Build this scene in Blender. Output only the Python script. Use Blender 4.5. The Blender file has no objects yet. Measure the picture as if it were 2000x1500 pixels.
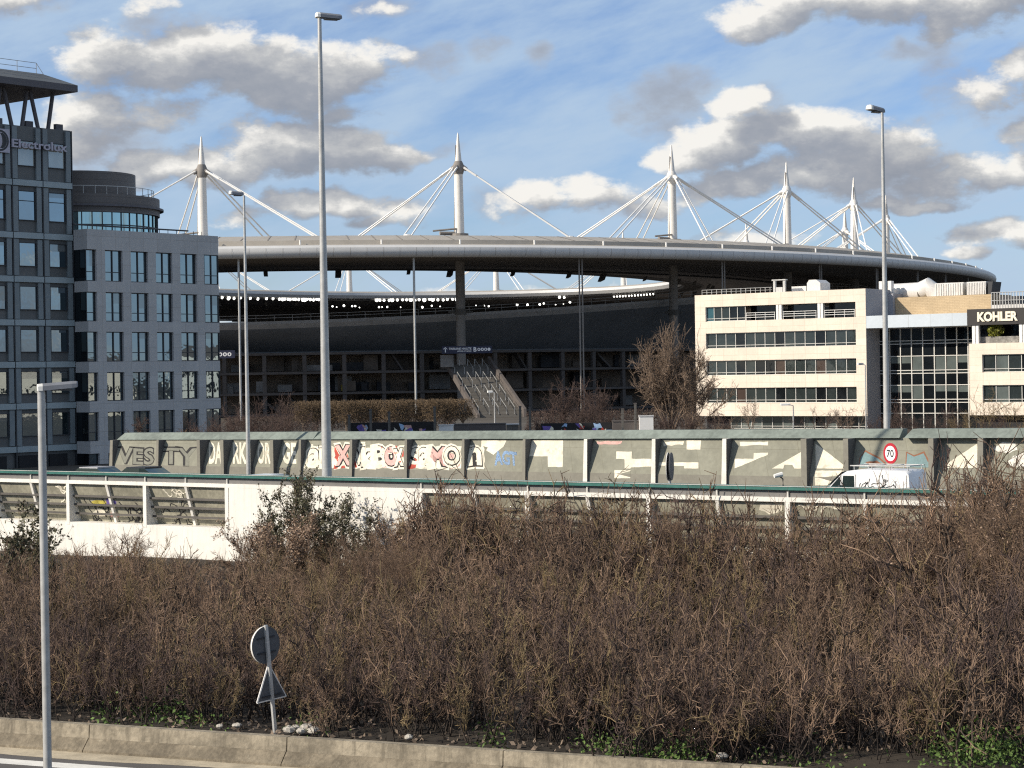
import bpy, math, random
import numpy as np
from mathutils import Vector, Matrix

# ------------------------------------------------------------------ camera, sky, sun, exposure
F = 3900.0
ROLL = 0.0157
PITCH = 22.0 / 3900.0
EYE = 9.0
S = bpy.context.scene
COL = S.collection
cam_d = bpy.data.cameras.new('camera')
cam = bpy.data.objects.new('camera', cam_d)
COL.objects.link(cam)
cam_d.sensor_width = 36.0
cam_d.lens = 36.0 * F / 2000.0
cam_d.clip_start = 1.0
cam_d.clip_end = 20000.0
cam.matrix_world = Matrix.Translation((0, 0, EYE)) @ Matrix.Rotation(math.pi / 2 - PITCH, 4, 'X') @ Matrix.Rotation(-ROLL, 4, 'Z')
S.camera = cam
S.view_settings.view_transform = 'Standard'
S.view_settings.look = 'None'
S.view_settings.exposure = 0.25
S.view_settings.gamma = 1.0
S.cycles.use_denoising = False
S.cycles.filter_width = 1.2
S.cycles.max_bounces = 6
S.cycles.sample_clamp_indirect = 4.0

SUN_TH = math.radians(69)     # to the left of straight-behind-the-camera
SUN_EL = math.radians(29)
sdir = Vector((-math.sin(SUN_TH) * math.cos(SUN_EL), -math.cos(SUN_TH) * math.cos(SUN_EL), math.sin(SUN_EL)))
sun_d = bpy.data.lights.new('sun', 'SUN')
sun_d.energy = 4.6
sun_d.angle = math.radians(0.53)
sun_d.color = (1.0, 0.9, 0.76)
sun = bpy.data.objects.new('sun', sun_d)
COL.objects.link(sun)
sun.rotation_euler = sdir.to_track_quat('Z', 'Y').to_euler()
sun.location = (-60, -30, 60)


class NT:
    """small helper that writes node trees"""
    def __init__(s, tree):
        s.t = tree

    def n(s, typ, **kw):
        nd = s.t.nodes.new(typ)
        for k, v in kw.items():
            setattr(nd, k, v)
        return nd

    def put(s, sock, v):
        if isinstance(v, bpy.types.NodeSocket):
            s.t.links.new(v, sock)
        else:
            sock.default_value = v

    def m(s, op, a, b=0.0, c=0.0, clamp=False):
        nd = s.n('ShaderNodeMath', operation=op, use_clamp=clamp)
        s.put(nd.inputs[0], a)
        s.put(nd.inputs[1], b)
        s.put(nd.inputs[2], c)
        return nd.outputs[0]

    def mix(s, f, a, b):
        nd = s.n('ShaderNodeMix', data_type='RGBA')
        s.put(nd.inputs[0], f)
        s.put(nd.inputs[6], a)
        s.put(nd.inputs[7], b)
        return nd.outputs[2]

    def xyz(s, x, y, z):
        nd = s.n('ShaderNodeCombineXYZ')
        for i, v in enumerate((x, y, z)):
            s.put(nd.inputs[i], v)
        return nd.outputs[0]

    def noise(s, vec, scale, detail=4.0, rough=0.55):
        nd = s.n('ShaderNodeTexNoise')
        s.put(nd.inputs['Vector'], vec)
        nd.inputs['Scale'].default_value = scale
        nd.inputs['Detail'].default_value = detail
        nd.inputs['Roughness'].default_value = rough
        return nd.outputs[0]

    def smooth(s, v, lo, hi):
        nd = s.n('ShaderNodeMapRange', interpolation_type='SMOOTHSTEP')
        s.put(nd.inputs['Value'], v)
        nd.inputs['From Min'].default_value = lo
        nd.inputs['From Max'].default_value = hi
        return nd.outputs[0]


# clouds: (px, py, half-width px, half-height px, weight) in the photograph's angular scale
CLOUDS = [(235, 118, 95, 62, .85), (400, 128, 150, 66, .95), (560, 150, 150, 58, .95), (690, 128, 110, 48, .85), (770, 110, 60, 26, .6), (520, 190, 120, 28, .7),
          (210, 225, 90, 48, .7), (170, 275, 80, 46, .65), (310, 235, 90, 32, .55), (640, 215, 90, 20, .4),
          (420, 325, 110, 40, .85), (560, 283, 115, 52, .95), (680, 292, 110, 46, .9), (780, 300, 75, 24, .75), (290, 340, 65, 36, .75),
          (570, 388, 55, 30, .8), (650, 405, 80, 32, .9), (790, 415, 55, 32, .5), (500, 425, 60, 20, .5), (740, 440, 70, 14, .4),
          (1450, 40, 65, 38, .8), (1560, 25, 120, 45, .9), (1720, 20, 140, 42, .9), (1880, 45, 90, 55, .85), (1960, 20, 70, 50, .7),
          (1440, 215, 48, 38, .95), (1480, 190, 36, 26, .9), (1420, 290, 105, 48, .9), (1560, 262, 130, 52, 1.0), (1680, 300, 130, 58, .9), (1620, 350, 130, 46, .85), (1310, 300, 40, 30, .7), (1450, 365, 120, 32, .8),
          (1050, 380, 60, 30, .7), (1160, 372, 80, 36, .75), (1270, 400, 70, 22, .6), (990, 405, 40, 22, .5),
          (1830, 350, 80, 42, .8), (1920, 340, 75, 36, .75), (1985, 335, 45, 34, .8), (1780, 395, 120, 17, .7), (1985, 160, 60, 46, .75), (1920, 205, 60, 30, .5), (1985, 265, 40, 24, .6),
          (1890, 465, 70, 26, .7), (1970, 462, 60, 30, .75), (1870, 500, 50, 16, .6), 
          (25, 12, 100, 26, .7), (310, 18, 40, 14, .4), (1480, 480, 110, 26, .5), (760, 15, 45, 10, .35), (980, 600, 700, 26, .5)]
WISPS = [(1310, 200, 75, 58, .75), (1225, 195, 32, 36, .6), (1345, 165, 45, 30, .6), (1065, 122, 26, 24, .75), (965, 98, 36, 22, .55), (1780, 122, 46, 20, .7), (1752, 110, 16, 24, .5),
         (1745, 250, 80, 16, .4), (840, 110, 70, 30, .75), (310, 40, 40, 34, .6), (870, 300, 40, 16, .6), (785, 405, 46, 26, .7), (220, 280, 110, 60, .8), (180, 330, 60, 40, .6), (760, 15, 70, 18, .5),
         (1500, 195, 45, 40, .7), (1740, 340, 110, 60, .8), (1900, 210, 80, 40, .6), (1990, 250, 50, 40, .6), (20, 10, 130, 36, .9), (1000, 400, 80, 30, .6), (1230, 400, 90, 26, .6), (380, 60, 90, 24, .5), (1830, 110, 40, 60, .5)]


def build_world():
    w = bpy.data.worlds.new('World')
    S.world = w
    w.use_nodes = True
    t = w.node_tree
    t.nodes.clear()
    def density_group(gname, blobs):
        g = bpy.data.node_groups.new(gname, 'ShaderNodeTree')
        g.interface.new_socket('Vector', in_out='INPUT', socket_type='NodeSocketVector')
        g.interface.new_socket('Density', in_out='OUTPUT', socket_type='NodeSocketFloat')
        h = NT(g)
        gi, go = h.n('NodeGroupInput'), h.n('NodeGroupOutput')
        v = gi.outputs[0]
        # warp the coordinates so that the outlines are ragged
        nz = h.n('ShaderNodeTexNoise')
        h.put(nz.inputs['Vector'], v)
        nz.inputs['Scale'].default_value = 22.0
        nz.inputs['Detail'].default_value = 5.0
        vm = h.n('ShaderNodeVectorMath', operation='SUBTRACT')
        h.put(vm.inputs[0], nz.outputs['Color'])
        vm.inputs[1].default_value = (.5, .5, .5)
        vs = h.n('ShaderNodeVectorMath', operation='SCALE')
        h.put(vs.inputs[0], vm.outputs[0])
        vs.inputs['Scale'].default_value = 0.03
        va = h.n('ShaderNodeVectorMath', operation='ADD')
        h.put(va.inputs[0], v)
        h.put(va.inputs[1], vs.outputs[0])
        sp = h.n('ShaderNodeSeparateXYZ')
        h.put(sp.inputs[0], va.outputs[0])
        x, y = sp.outputs[0], sp.outputs[1]
        d = None
        for (px, py, rx, ry, wt) in blobs:
            ax = (px - 1000) / F
            ay = (728 - (px - 1000) * ROLL - py) / F
            dx = h.m('MULTIPLY', h.m('SUBTRACT', x, ax), F / rx)
            dy = h.m('MULTIPLY', h.m('SUBTRACT', y, ay), F / ry)
            q = h.m('ADD', h.m('MULTIPLY', dx, dx), h.m('MULTIPLY', dy, dy))
            b = h.m('MULTIPLY', h.m('SUBTRACT', 1.0, h.m('MULTIPLY', q, .68)), wt)
            d = b if d is None else h.m('SMOOTH_MAX', d, b, .35)
        d = h.m('MAXIMUM', d, -0.6)
        # elsewhere in the sky: unseen broken cloud, added thicker overhead to grey the ambient
        far = h.smooth(h.m('MAXIMUM', h.m('ABSOLUTE', x), h.m('MULTIPLY', y, 1.3)), .27, .42)
        fb = h.m('MULTIPLY', h.m('SUBTRACT', h.noise(v, 7.0, 3.0), h.m('SUBTRACT', .53, h.m('MULTIPLY', h.smooth(y, .25, .6), .08))), 5.0)
        if blobs is CLOUDS:
            d = h.m('MAXIMUM', d, h.m('SUBTRACT', h.m('MULTIPLY', fb, far), h.m('MULTIPLY', h.m('SUBTRACT', 1.0, far), 1.0)))
        st = h.n('ShaderNodeVectorMath', operation='MULTIPLY')
        h.put(st.inputs[0], v)
        st.inputs[1].default_value = (1.0, 1.7, 1.0)
        n1 = h.noise(st.outputs[0], 62.0, 10.0, .64)
        n2 = h.noise(st.outputs[0], 17.0, 3.0, .5)
        d = h.m('ADD', d, h.m('MULTIPLY', h.m('SUBTRACT', n1, .5), 1.45))
        d = h.m('ADD', d, h.m('MULTIPLY', h.m('SUBTRACT', n2, .5), .9))
        h.put(go.inputs[0], d)
        return g
    g, gw = density_group('cloud_density', CLOUDS), density_group('wisp_density', WISPS)

    k = NT(t)
    tc = k.n('ShaderNodeTexCoord')
    se = k.n('ShaderNodeSeparateXYZ')
    k.put(se.inputs[0], tc.outputs['Generated'])
    az = k.m('ARCTAN2', se.outputs[0], se.outputs[1])
    el = k.m('ARCSINE', se.outputs[2])
    vec = k.xyz(az, el, 0.0)

    def dens(dx, dy):
        a = k.n('ShaderNodeVectorMath', operation='ADD')
        k.put(a.inputs[0], vec)
        a.inputs[1].default_value = (dx, dy, 0)
        gn = k.n('ShaderNodeGroup')
        gn.node_tree = g
        k.put(gn.inputs[0], a.outputs[0])
        return gn.outputs[0]
    d0, d1 = dens(0, 0), dens(-.012, .013)
    d2 = dens(-.005, .0055)
    mask = k.m('MULTIPLY', k.smooth(d0, -.02, .55), .95)
    lit = k.m('ADD', k.m('MULTIPLY', k.m('SUBTRACT', d0, d1), .62), k.m('MULTIPLY', k.m('SUBTRACT', d0, d2), .16))
    lit = k.m('SUBTRACT', k.m('ADD', lit, .38), k.m('MULTIPLY', k.smooth(d0, .3, 1.6), .34))
    lit = k.m('MAXIMUM', k.m('MINIMUM', lit, 1.0), 0.0)
    ramp = k.n('ShaderNodeValToRGB')
    k.put(ramp.inputs[0], lit)
    cr = ramp.color_ramp
    cr.elements[0].position = 0.0
    cr.elements[0].color = (.31, .34, .40, 1)
    cr.elements[1].position = 1.0
    cr.elements[1].color = (1.0, .97, .91, 1)
    for p, c in ((.33, (.385, .405, .45, 1)), (.66, (.57, .575, .58, 1))):
        e = cr.elements.new(p)
        e.color = c
    sky = k.n('ShaderNodeTexSky', sky_type='NISHITA')
    sky.sun_disc = False
    sky.sun_elevation = SUN_EL
    sky.sun_rotation = math.atan2(sdir.x, sdir.y)
    sky.altitude = 100
    sky.air_density = 1.0
    sky.dust_density = 0.35
    sky.ozone_density = 3.0
    # thin veil of high cloud
    veil = k.m('MULTIPLY', k.smooth(k.noise(k.xyz(k.m('MULTIPLY', az, 1.0), k.m('ADD', k.m('MULTIPLY', el, 3.0), k.m('MULTIPLY', az, -.8)), 3.0), 11.0, 7.0, .6), .22, .68), .92)
    b1 = k.n('ShaderNodeBackground')
    tn = k.n('ShaderNodeMix', data_type='RGBA', blend_type='MULTIPLY')
    tn.inputs[0].default_value = 1.0
    k.put(tn.inputs[6], sky.outputs[0])
    tn.inputs[7].default_value = (.92, 1.0, 1.26, 1)
    k.put(b1.inputs[0], tn.outputs[2])
    b1.inputs[1].default_value = 0.086
    b2 = k.n('ShaderNodeBackground')
    k.put(b2.inputs[0], ramp.outputs[0])
    b2.inputs[1].default_value = 0.80
    b3 = k.n('ShaderNodeBackground')
    b3.inputs[0].default_value = (.45, .585, .75, 1)
    b3.inputs[1].default_value = .86
    mx0 = k.n('ShaderNodeMixShader')
    k.put(mx0.inputs[0], veil)
    k.put(mx0.inputs[1], b1.outputs[0])
    k.put(mx0.inputs[2], b3.outputs[0])
    wg = k.n('ShaderNodeGroup')
    wg.node_tree = gw
    k.put(wg.inputs[0], vec)
    b4 = k.n('ShaderNodeBackground')
    k.put(b4.inputs[0], k.mix(k.smooth(wg.outputs[0], .2, 1.3), (.42, .45, .51, 1), (.33, .36, .42, 1)))
    b4.inputs[1].default_value = .86
    mw = k.n('ShaderNodeMixShader')
    k.put(mw.inputs[0], k.m('MULTIPLY', k.smooth(wg.outputs[0], -.1, .9), .8))
    k.put(mw.inputs[1], mx0.outputs[0])
    k.put(mw.inputs[2], b4.outputs[0])
    mx = k.n('ShaderNodeMixShader')
    k.put(mx.inputs[0], mask)
    k.put(mx.inputs[1], mw.outputs[0])
    k.put(mx.inputs[2], b2.outputs[0])
    out = k.n('ShaderNodeOutputWorld')
    k.put(out.inputs[0], mx.outputs[0])
    w.cycles.sampling_method = 'MANUAL'
    w.cycles.sample_map_resolution = 1024


build_world()

# ------------------------------------------------------------------ helpers
random.seed(7)
RNG = np.random.default_rng(11)
CR, SR = math.cos(ROLL), math.sin(ROLL)
CP, SP = math.cos(PITCH), math.sin(PITCH)


def ray(px, py):
    u, v = (px - 1000) / F, (750 - py) / F
    u, v = u * CR + v * SR, -u * SR + v * CR
    return Vector((u, CP + v * SP, -SP + v * CP))


def P(px, py, Y):
    """the point at distance Y (metres along the view) behind a photograph pixel"""
    r = ray(px, py)
    k = Y / r.y
    return Vector((r.x * k, Y, EYE + r.z * k))


def ground_at(px, Y, z):
    """the point at height z and distance Y in the column of px"""
    py = 728 - (px - 1000) * ROLL - (z - EYE) * F / Y
    return P(px, py, Y)


class Frame:
    """a facade's own axes: x along it (to the right), y into it, z up"""
    def __init__(s, o, d):
        s.o = Vector((o[0], o[1]))
        s.d = Vector(d).normalized()
        s.i = Vector((-s.d.y, s.d.x))
        s.rot = math.atan2(s.d.y, s.d.x)

    def hit(s, px, py, y=0.0):
        r = ray(px, py)
        o = s.o + s.i * y
        k = o.dot(s.i) / (r.x * s.i.x + r.y * s.i.y)
        return (Vector((r.x * k, r.y * k)) - s.o).dot(s.d), EYE + r.z * k

    def x(s, px, py=740, y=0.0):
        return s.hit(px, py, y)[0]

    def z(s, px, py, y=0.0):
        return s.hit(px, py, y)[1]

    def w(s, x, y, z):
        p = s.o + s.d * x + s.i * y
        return Vector((p.x, p.y, z))


class MB:
    def __init__(s):
        s.v, s.f, s.m = [], [], []

    def quad(s, a, b, c, d, m=0):
        i = len(s.v)
        s.v += [tuple(a), tuple(b), tuple(c), tuple(d)]
        s.f.append((i, i + 1, i + 2, i + 3))
        s.m.append(m)

    def poly(s, pts, m=0):
        i = len(s.v)
        s.v += [tuple(p) for p in pts]
        s.f.append(tuple(range(i, i + len(pts))))
        s.m.append(m)

    def box(s, x0, x1, y0, y1, z0, z1, m=0):
        i = len(s.v)
        s.v += [(x0, y0, z0), (x1, y0, z0), (x1, y1, z0), (x0, y1, z0), (x0, y0, z1), (x1, y0, z1), (x1, y1, z1), (x0, y1, z1)]
        for q in ((3, 2, 1, 0), (4, 5, 6, 7), (0, 1, 5, 4), (1, 2, 6, 5), (2, 3, 7, 6), (3, 0, 4, 7)):
            s.f.append(tuple(i + k for k in q))
            s.m.append(m)

    def hexa(s, p, m=0):
        """eight corners: bottom four counter-clockwise, then top four"""
        i = len(s.v)
        s.v += [tuple(q) for q in p]
        for q in ((3, 2, 1, 0), (4, 5, 6, 7), (0, 1, 5, 4), (1, 2, 6, 5), (2, 3, 7, 6), (3, 0, 4, 7)):
            s.f.append(tuple(i + k for k in q))
            s.m.append(m)

    def prism(s, pts, ext, m=0):
        """a flat outline pushed along ext"""
        i, n = len(s.v), len(pts)
        e = Vector(ext)
        s.v += [tuple(p) for p in pts] + [tuple(Vector(p) + e) for p in pts]
        s.f.append(tuple(range(i, i + n)))
        s.f.append(tuple(range(i + 2 * n - 1, i + n - 1, -1)))
        s.m += [m, m]
        for k in range(n):
            j = (k + 1) % n
            s.f.append((i + j, i + k, i + n + k, i + n + j))
            s.m.append(m)

    def tube(s, pts, rad, n=8, m=0, cap=True):
        pts = [Vector(p) for p in pts]
        if not hasattr(rad, '__len__'):
            rad = [rad] * len(pts)
        i = len(s.v)
        for k, p in enumerate(pts):
            t = (pts[min(k + 1, len(pts) - 1)] - pts[max(k - 1, 0)]).normalized()
            a = t.orthogonal() if abs(t.z) > .99 else Vector((0, 0, 1)).cross(t)
            a.normalize()
            b = t.cross(a)
            for j in range(n):
                an = 2 * math.pi * j / n
                s.v.append(tuple(p + (a * math.cos(an) + b * math.sin(an)) * rad[k]))
        for k in range(len(pts) - 1):
            for j in range(n):
                j2 = (j + 1) % n
                s.f.append((i + k * n + j, i + k * n + j2, i + k * n + n + j2, i + k * n + n + j))
                s.m.append(m)
        if cap:
            s.f.append(tuple(i + j for j in reversed(range(n))))
            s.f.append(tuple(i + (len(pts) - 1) * n + j for j in range(n)))
            s.m += [m, m]

    def build(s, name, mat, parent=None, smooth=False, local=True):
        me = bpy.data.meshes.new(name)
        off = Vector((0, 0, 0))
        if parent is not None and not local:
            r = parent
            while r.parent:
                r = r.parent
            off = r.location
        me.from_pydata([(x - off.x, y - off.y, z - off.z) for x, y, z in s.v], [], s.f)
        mats = mat if isinstance(mat, (list, tuple)) else [mat]
        for q in mats:
            me.materials.append(q)
        if len(mats) > 1:
            me.polygons.foreach_set('material_index', s.m)
        if smooth:
            me.polygons.foreach_set('use_smooth', [True] * len(s.f))
            me.set_sharp_from_angle(angle=math.radians(40))
        me.update()
        o = bpy.data.objects.new(name, me)
        COL.objects.link(o)
        o.parent = parent
        return o


def tag(o, label, cat, group=None):
    o['label'] = label
    o['category'] = cat
    if group:
        o['group'] = group
    return o


def kind(o, k):
    o['kind'] = k
    return o


def thing(name, label, cat, loc=(0, 0, 0), rot=0.0, group=None):
    o = bpy.data.objects.new(name, None)
    o.empty_display_size = .5
    COL.objects.link(o)
    o.location = loc
    o.rotation_euler = (0, 0, rot)
    return tag(o, label, cat, group)


def arr_mesh(name, V, Q, mat, parent=None, midx=None):
    """mesh from numpy arrays of vertices and quads"""
    me = bpy.data.meshes.new(name)
    V = np.ascontiguousarray(V, dtype=np.float32)
    Q = np.ascontiguousarray(Q, dtype=np.int32)
    me.vertices.add(len(V))
    me.vertices.foreach_set('co', V.ravel())
    me.loops.add(Q.size)
    me.loops.foreach_set('vertex_index', Q.ravel())
    me.polygons.add(len(Q))
    me.polygons.foreach_set('loop_start', np.arange(0, Q.size, Q.shape[1], dtype=np.int32))
    for q in (mat if isinstance(mat, (list, tuple)) else [mat]):
        me.materials.append(q)
    if midx is not None:
        me.polygons.foreach_set('material_index', np.asarray(midx, dtype=np.int32))
    me.update(calc_edges=True)
    o = bpy.data.objects.new(name, me)
    COL.objects.link(o)
    o.parent = parent
    return o


# ------------------------------------------------------------------ materials
MATS = {}


def mat(name, col, rough=.75, var=.12, scale=.6, fine=8.0, metal=0.0, bump=0.0, spec=.4, streak=0.0, joint=None, emit=0.0, patch=None):
    """a procedural surface: colour broken up by broad and fine noise, streaks down the face, joints of panels or bricks"""
    m = bpy.data.materials.new(name)
    m.use_nodes = True
    k = NT(m.node_tree)
    b = m.node_tree.nodes['Principled BSDF']
    tc = k.n('ShaderNodeTexCoord')
    o = tc.outputs['Object']
    c = (*col, 1)
    lo = tuple(max(0, q * (1 - var)) for q in col) + (1,)
    hi = tuple(min(1, q * (1 + var)) for q in col) + (1,)
    n1 = k.noise(o, scale, 5.0, .6)
    n2 = k.noise(o, scale * fine, 3.0, .6)
    f = k.m('ADD', k.m('MULTIPLY', n1, .65), k.m('MULTIPLY', n2, .35))
    cc = k.mix(k.smooth(f, .33, .67), lo, hi)
    if patch:
        cc = k.mix(k.m('MULTIPLY', k.smooth(k.noise(o, patch[1], 6.0, .65), patch[2], patch[2] + .1), patch[3]), cc, (*patch[0], 1))
    if streak:
        mp = k.n('ShaderNodeVectorMath', operation='MULTIPLY')
        k.put(mp.inputs[0], o)
        mp.inputs[1].default_value = (2.2, 2.2, .12)
        sv = k.smooth(k.noise(mp.outputs[0], 2.4, 6.0, .7), .45, .75)
        cc = k.mix(k.m('MULTIPLY', sv, streak), cc, tuple(q * .45 for q in col) + (1,))
    if joint:
        se = k.n('ShaderNodeSeparateXYZ')
        k.put(se.inputs[0], o)
        br = k.n('ShaderNodeTexBrick')
        k.put(br.inputs['Vector'], k.xyz(k.m('ADD', se.outputs[0], se.outputs[1]), se.outputs[2], 0.0))
        br.offset = joint[3] if len(joint) > 3 else 0.0
        br.inputs['Scale'].default_value = 1.0
        br.inputs['Brick Width'].default_value = joint[0]
        br.inputs['Row Height'].default_value = joint[1]
        br.inputs['Mortar Size'].default_value = joint[2]
        br.inputs['Mortar Smooth'].default_value = .2
        br.inputs['Color1'].default_value = (.92, .92, .92, 1)
        br.inputs['Color2'].default_value = (1, 1, 1, 1)
        br.inputs['Mortar'].default_value = (.76, .74, .71, 1)
        mu = k.n('ShaderNodeMix', data_type='RGBA', blend_type='MULTIPLY')
        mu.inputs[0].default_value = 1.0
        k.put(mu.inputs[6], cc)
        k.put(mu.inputs[7], br.outputs['Color'])
        cc = mu.outputs[2]
    k.put(b.inputs['Base Color'], cc)
    b.inputs['Metallic'].default_value = metal
    b.inputs['Specular IOR Level'].default_value = spec
    k.put(b.inputs['Roughness'], k.m('ADD', rough - .06, k.m('MULTIPLY', n2, .12), clamp=True))
    if bump:
        bp = k.n('ShaderNodeBump')
        bp.inputs['Strength'].default_value = bump
        bp.inputs['Distance'].default_value = .05
        k.put(bp.inputs['Height'], k.m('ADD', n1, n2))
        k.put(b.inputs['Normal'], bp.outputs[0])
    if emit:
        k.put(b.inputs['Emission Color'], c)
        b.inputs['Emission Strength'].default_value = emit
    return m


def glass(name, inner, tint=(.62, .72, .78), fac=.45, wob=.012):
    """window glass seen from outside: a dim room behind, the sky mirrored in front"""
    m = bpy.data.materials.new(name)
    m.use_nodes = True
    k = NT(m.node_tree)
    m.node_tree.nodes.clear()
    tc = k.n('ShaderNodeTexCoord')
    n1 = k.noise(tc.outputs['Object'], .5, 3.0)
    n2 = k.noise(tc.outputs['Object'], .9, 2.0)
    d = k.n('ShaderNodeBsdfDiffuse')
    k.put(d.inputs[0], k.mix(n1, tuple(q * .5 for q in inner) + (1,), tuple(q * 1.5 for q in inner) + (1,)))
    gl = k.n('ShaderNodeBsdfGlossy')
    gl.inputs['Color'].default_value = (*tint, 1)
    gl.inputs['Roughness'].default_value = .015
    bp = k.n('ShaderNodeBump')
    bp.inputs['Strength'].default_value = wob * 10
    bp.inputs['Distance'].default_value = .03
    k.put(bp.inputs['Height'], n2)
    k.put(gl.inputs['Normal'], bp.outputs[0])
    fr = k.n('ShaderNodeFresnel')
    fr.inputs[0].default_value = 1.5
    mx = k.n('ShaderNodeMixShader')
    k.put(mx.inputs[0], k.m('ADD', fac, k.m('MULTIPLY', fr.outputs[0], .6), clamp=True))
    k.put(mx.inputs[1], d.outputs[0])
    k.put(mx.inputs[2], gl.outputs[0])
    out = k.n('ShaderNodeOutputMaterial')
    k.put(out.inputs[0], mx.outputs[0])
    return m


M_soil = mat('soil', (.032, .025, .018), .95, .4, .35, 12, bump=.6)
M_city = mat('city_ground', (.085, .075, .062), .9, .25, .1, 20)
M_asph = mat('asphalt', (.095, .088, .082), .9, .18, .4, 60, bump=.15)
M_line = mat('road_paint', (.72, .70, .64), .8, .1, 2)
M_grit = mat('grit', (.42, .36, .26), .95, .25, 1.5, 14)
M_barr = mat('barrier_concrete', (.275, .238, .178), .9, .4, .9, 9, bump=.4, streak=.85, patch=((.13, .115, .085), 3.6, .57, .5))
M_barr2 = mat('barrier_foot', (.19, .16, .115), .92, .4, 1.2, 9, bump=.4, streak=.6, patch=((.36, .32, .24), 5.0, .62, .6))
M_white = mat('white_concrete', (.77, .745, .685), .8, .07, .4, 7, streak=.32, patch=((.45, .42, .36), .7, .58, .35))
M_wsh = mat('white_metal', (.78, .77, .74), .5, .05, .3)
M_teal = mat('teal_cap', (.028, .135, .115), .45, .2, .6, 8, spec=.5)
M_teal2 = mat('weathered_cap', (.185, .215, .19), .7, .25, .5, 8, streak=.25)
M_strip = mat('grey_strip', (.17, .165, .16), .55, .15, .5, 6)
M_panel = mat('panel_concrete', (.255, .252, .20), .85, .14, .5, 8, streak=.14, joint=(1.9, 5.0, .012))
M_panel2 = mat('panel_dirty', (.30, .285, .22), .85, .25, .7, 8, streak=.3)
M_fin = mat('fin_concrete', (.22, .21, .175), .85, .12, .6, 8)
M_flank_shade = mat('rib_flank_shade', (.10, .10, .10), .85, .15, .6, 8)  # darker copy of the rib concrete, flank shade put into the colour
M_finw = mat('fin_white', (.72, .69, .62), .85, .12, 1.2, 8, patch=((.3, .28, .22), 2.0, .62, .8))
M_rail = mat('dark_rail', (.10, .092, .082), .7, .2, 1.0)
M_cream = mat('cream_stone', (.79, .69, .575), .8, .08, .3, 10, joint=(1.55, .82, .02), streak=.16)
M_grey_shade = mat('grey_shade_return', (.30, .30, .32), .8, .06, .3, 8)
M_brick = mat('buff_brick', (.50, .38, .235), .85, .12, .5, 10, joint=(.6, .18, .02, .5))
M_spand = mat('metal_spandrel', (.55, .61, .66), .45, .05, .3, joint=(2.6, 5.0, .03))
M_black = mat('black_fascia', (.028, .025, .024), .55, .1, .5)
M_letter = mat('cream_letter', (.85, .78, .62), .6, .04, 1)
M_mull = mat('mullion', (.58, .57, .53), .5, .05, 1)
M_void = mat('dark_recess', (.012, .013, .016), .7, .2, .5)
M_hvac = mat('pale_metal', (.62, .61, .59), .55, .12, .6, 8, streak=.15)
M_slate = mat('slate_cladding', (.10, .105, .105), .5, .14, .25, 9, spec=.5)
M_slateb = mat('slate_band', (.30, .36, .38), .45, .1, .3, 6)
M_slatet = mat('slate_strip', (.19, .225, .24), .5, .1, .3, 6)
M_canopy = mat('canopy_metal', (.11, .105, .115), .6, .12, .3)
M_gstone = mat('grey_stone', (.47, .47, .465), .8, .07, .3, 9, joint=(1.5, 1.16, .02), streak=.08)
M_drum = mat('drum_cladding', (.15, .138, .132), .6, .1, .3, joint=(50, .55, .03))
M_frame = mat('window_frame', (.035, .037, .042), .5, .1, 1)
M_sletter = mat('pewter_letter', (.42, .40, .46), .4, .08, 1, metal=.2)
M_roofw = mat('roof_fascia', (.57, .565, .55), .45, .06, .08, 10, streak=.06)
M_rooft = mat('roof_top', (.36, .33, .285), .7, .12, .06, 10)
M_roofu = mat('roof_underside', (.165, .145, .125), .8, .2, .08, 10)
M_mast = mat('mast_white', (.74, .71, .66), .45, .05, .2, 8, streak=.08)
M_cable = mat('cable_white', (.78, .77, .74), .45, .05, .3)
M_pillar = mat('pillar_concrete', (.24, .22, .20), .8, .1, .2)
M_shell = mat('stand_shell', (.16, .165, .172), .7, .12, .08, 9, joint=(7.5, 30, .09))
M_shell2 = mat('stand_rim', (.36, .34, .32), .75, .15, .1)
M_slab = mat('floor_slab', (.115, .10, .092), .8, .15, .2)
M_conc = mat('concourse_wall', (.21, .165, .13), .85, .35, .12, 5)
M_seat = mat('seat_rows', (.10, .10, .11), .8, .4, .3, 8)
M_stair = mat('stair_concrete', (.145, .135, .12), .85, .15, .5, 6, joint=(50, .5, .05))
M_glint = mat('glint_glow', (1, .97, .9), .5, .01, 1, emit=2.6)  # emissive stand-in for roof openings and sun glints, not lamps
M_navy = mat('navy_board', (.022, .026, .055), .6, .1, 1)
M_signw = mat('sign_white', (.8, .8, .8), .5, .04, 2)
M_galv = mat('galvanised', (.47, .47, .455), .4, .14, 1.5, 6, metal=.25, streak=.15)
M_lampw = mat('lamp_white', (.80, .79, .74), .45, .05, 2)
M_lampg = mat('lamp_grey', (.22, .23, .25), .5, .08, 2)
M_lens = mat('lamp_lens', (.10, .095, .09), .3, .1, 2)
M_signb = mat('sign_back', (.085, .09, .098), .6, .15, 3)
M_edge = mat('sign_edge', (.72, .70, .66), .5, .08, 3)
M_red = mat('sign_red', (.42, .022, .035), .45, .06, 3)
M_bark = mat('bark', (.19, .145, .108), .9, .3, 3.0, 5)
M_twig = mat('twig', (.205, .138, .094), .9, .6, .3, 16)
M_stem_shade = mat('shade_dark_stem', (.040, .030, .024), .9, .5, .8, 8)  # canopy shade painted into the colour of the main stems
M_twig2 = mat('twig_ochre', (.225, .165, .088), .9, .3, .6, 12)
M_twig3 = mat('twig_purple', (.098, .066, .055), .9, .3, .6, 12)
M_leaf = mat('small_leaf', (.088, .085, .045), .6, .45, 2.0, 6)
M_leafp = mat('pinkish_leaf', (.34, .24, .17), .7, .3, 2.0, 6)
M_weed = mat('weed_leaf', (.085, .14, .03), .7, .5, 1.5, 6)
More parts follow.
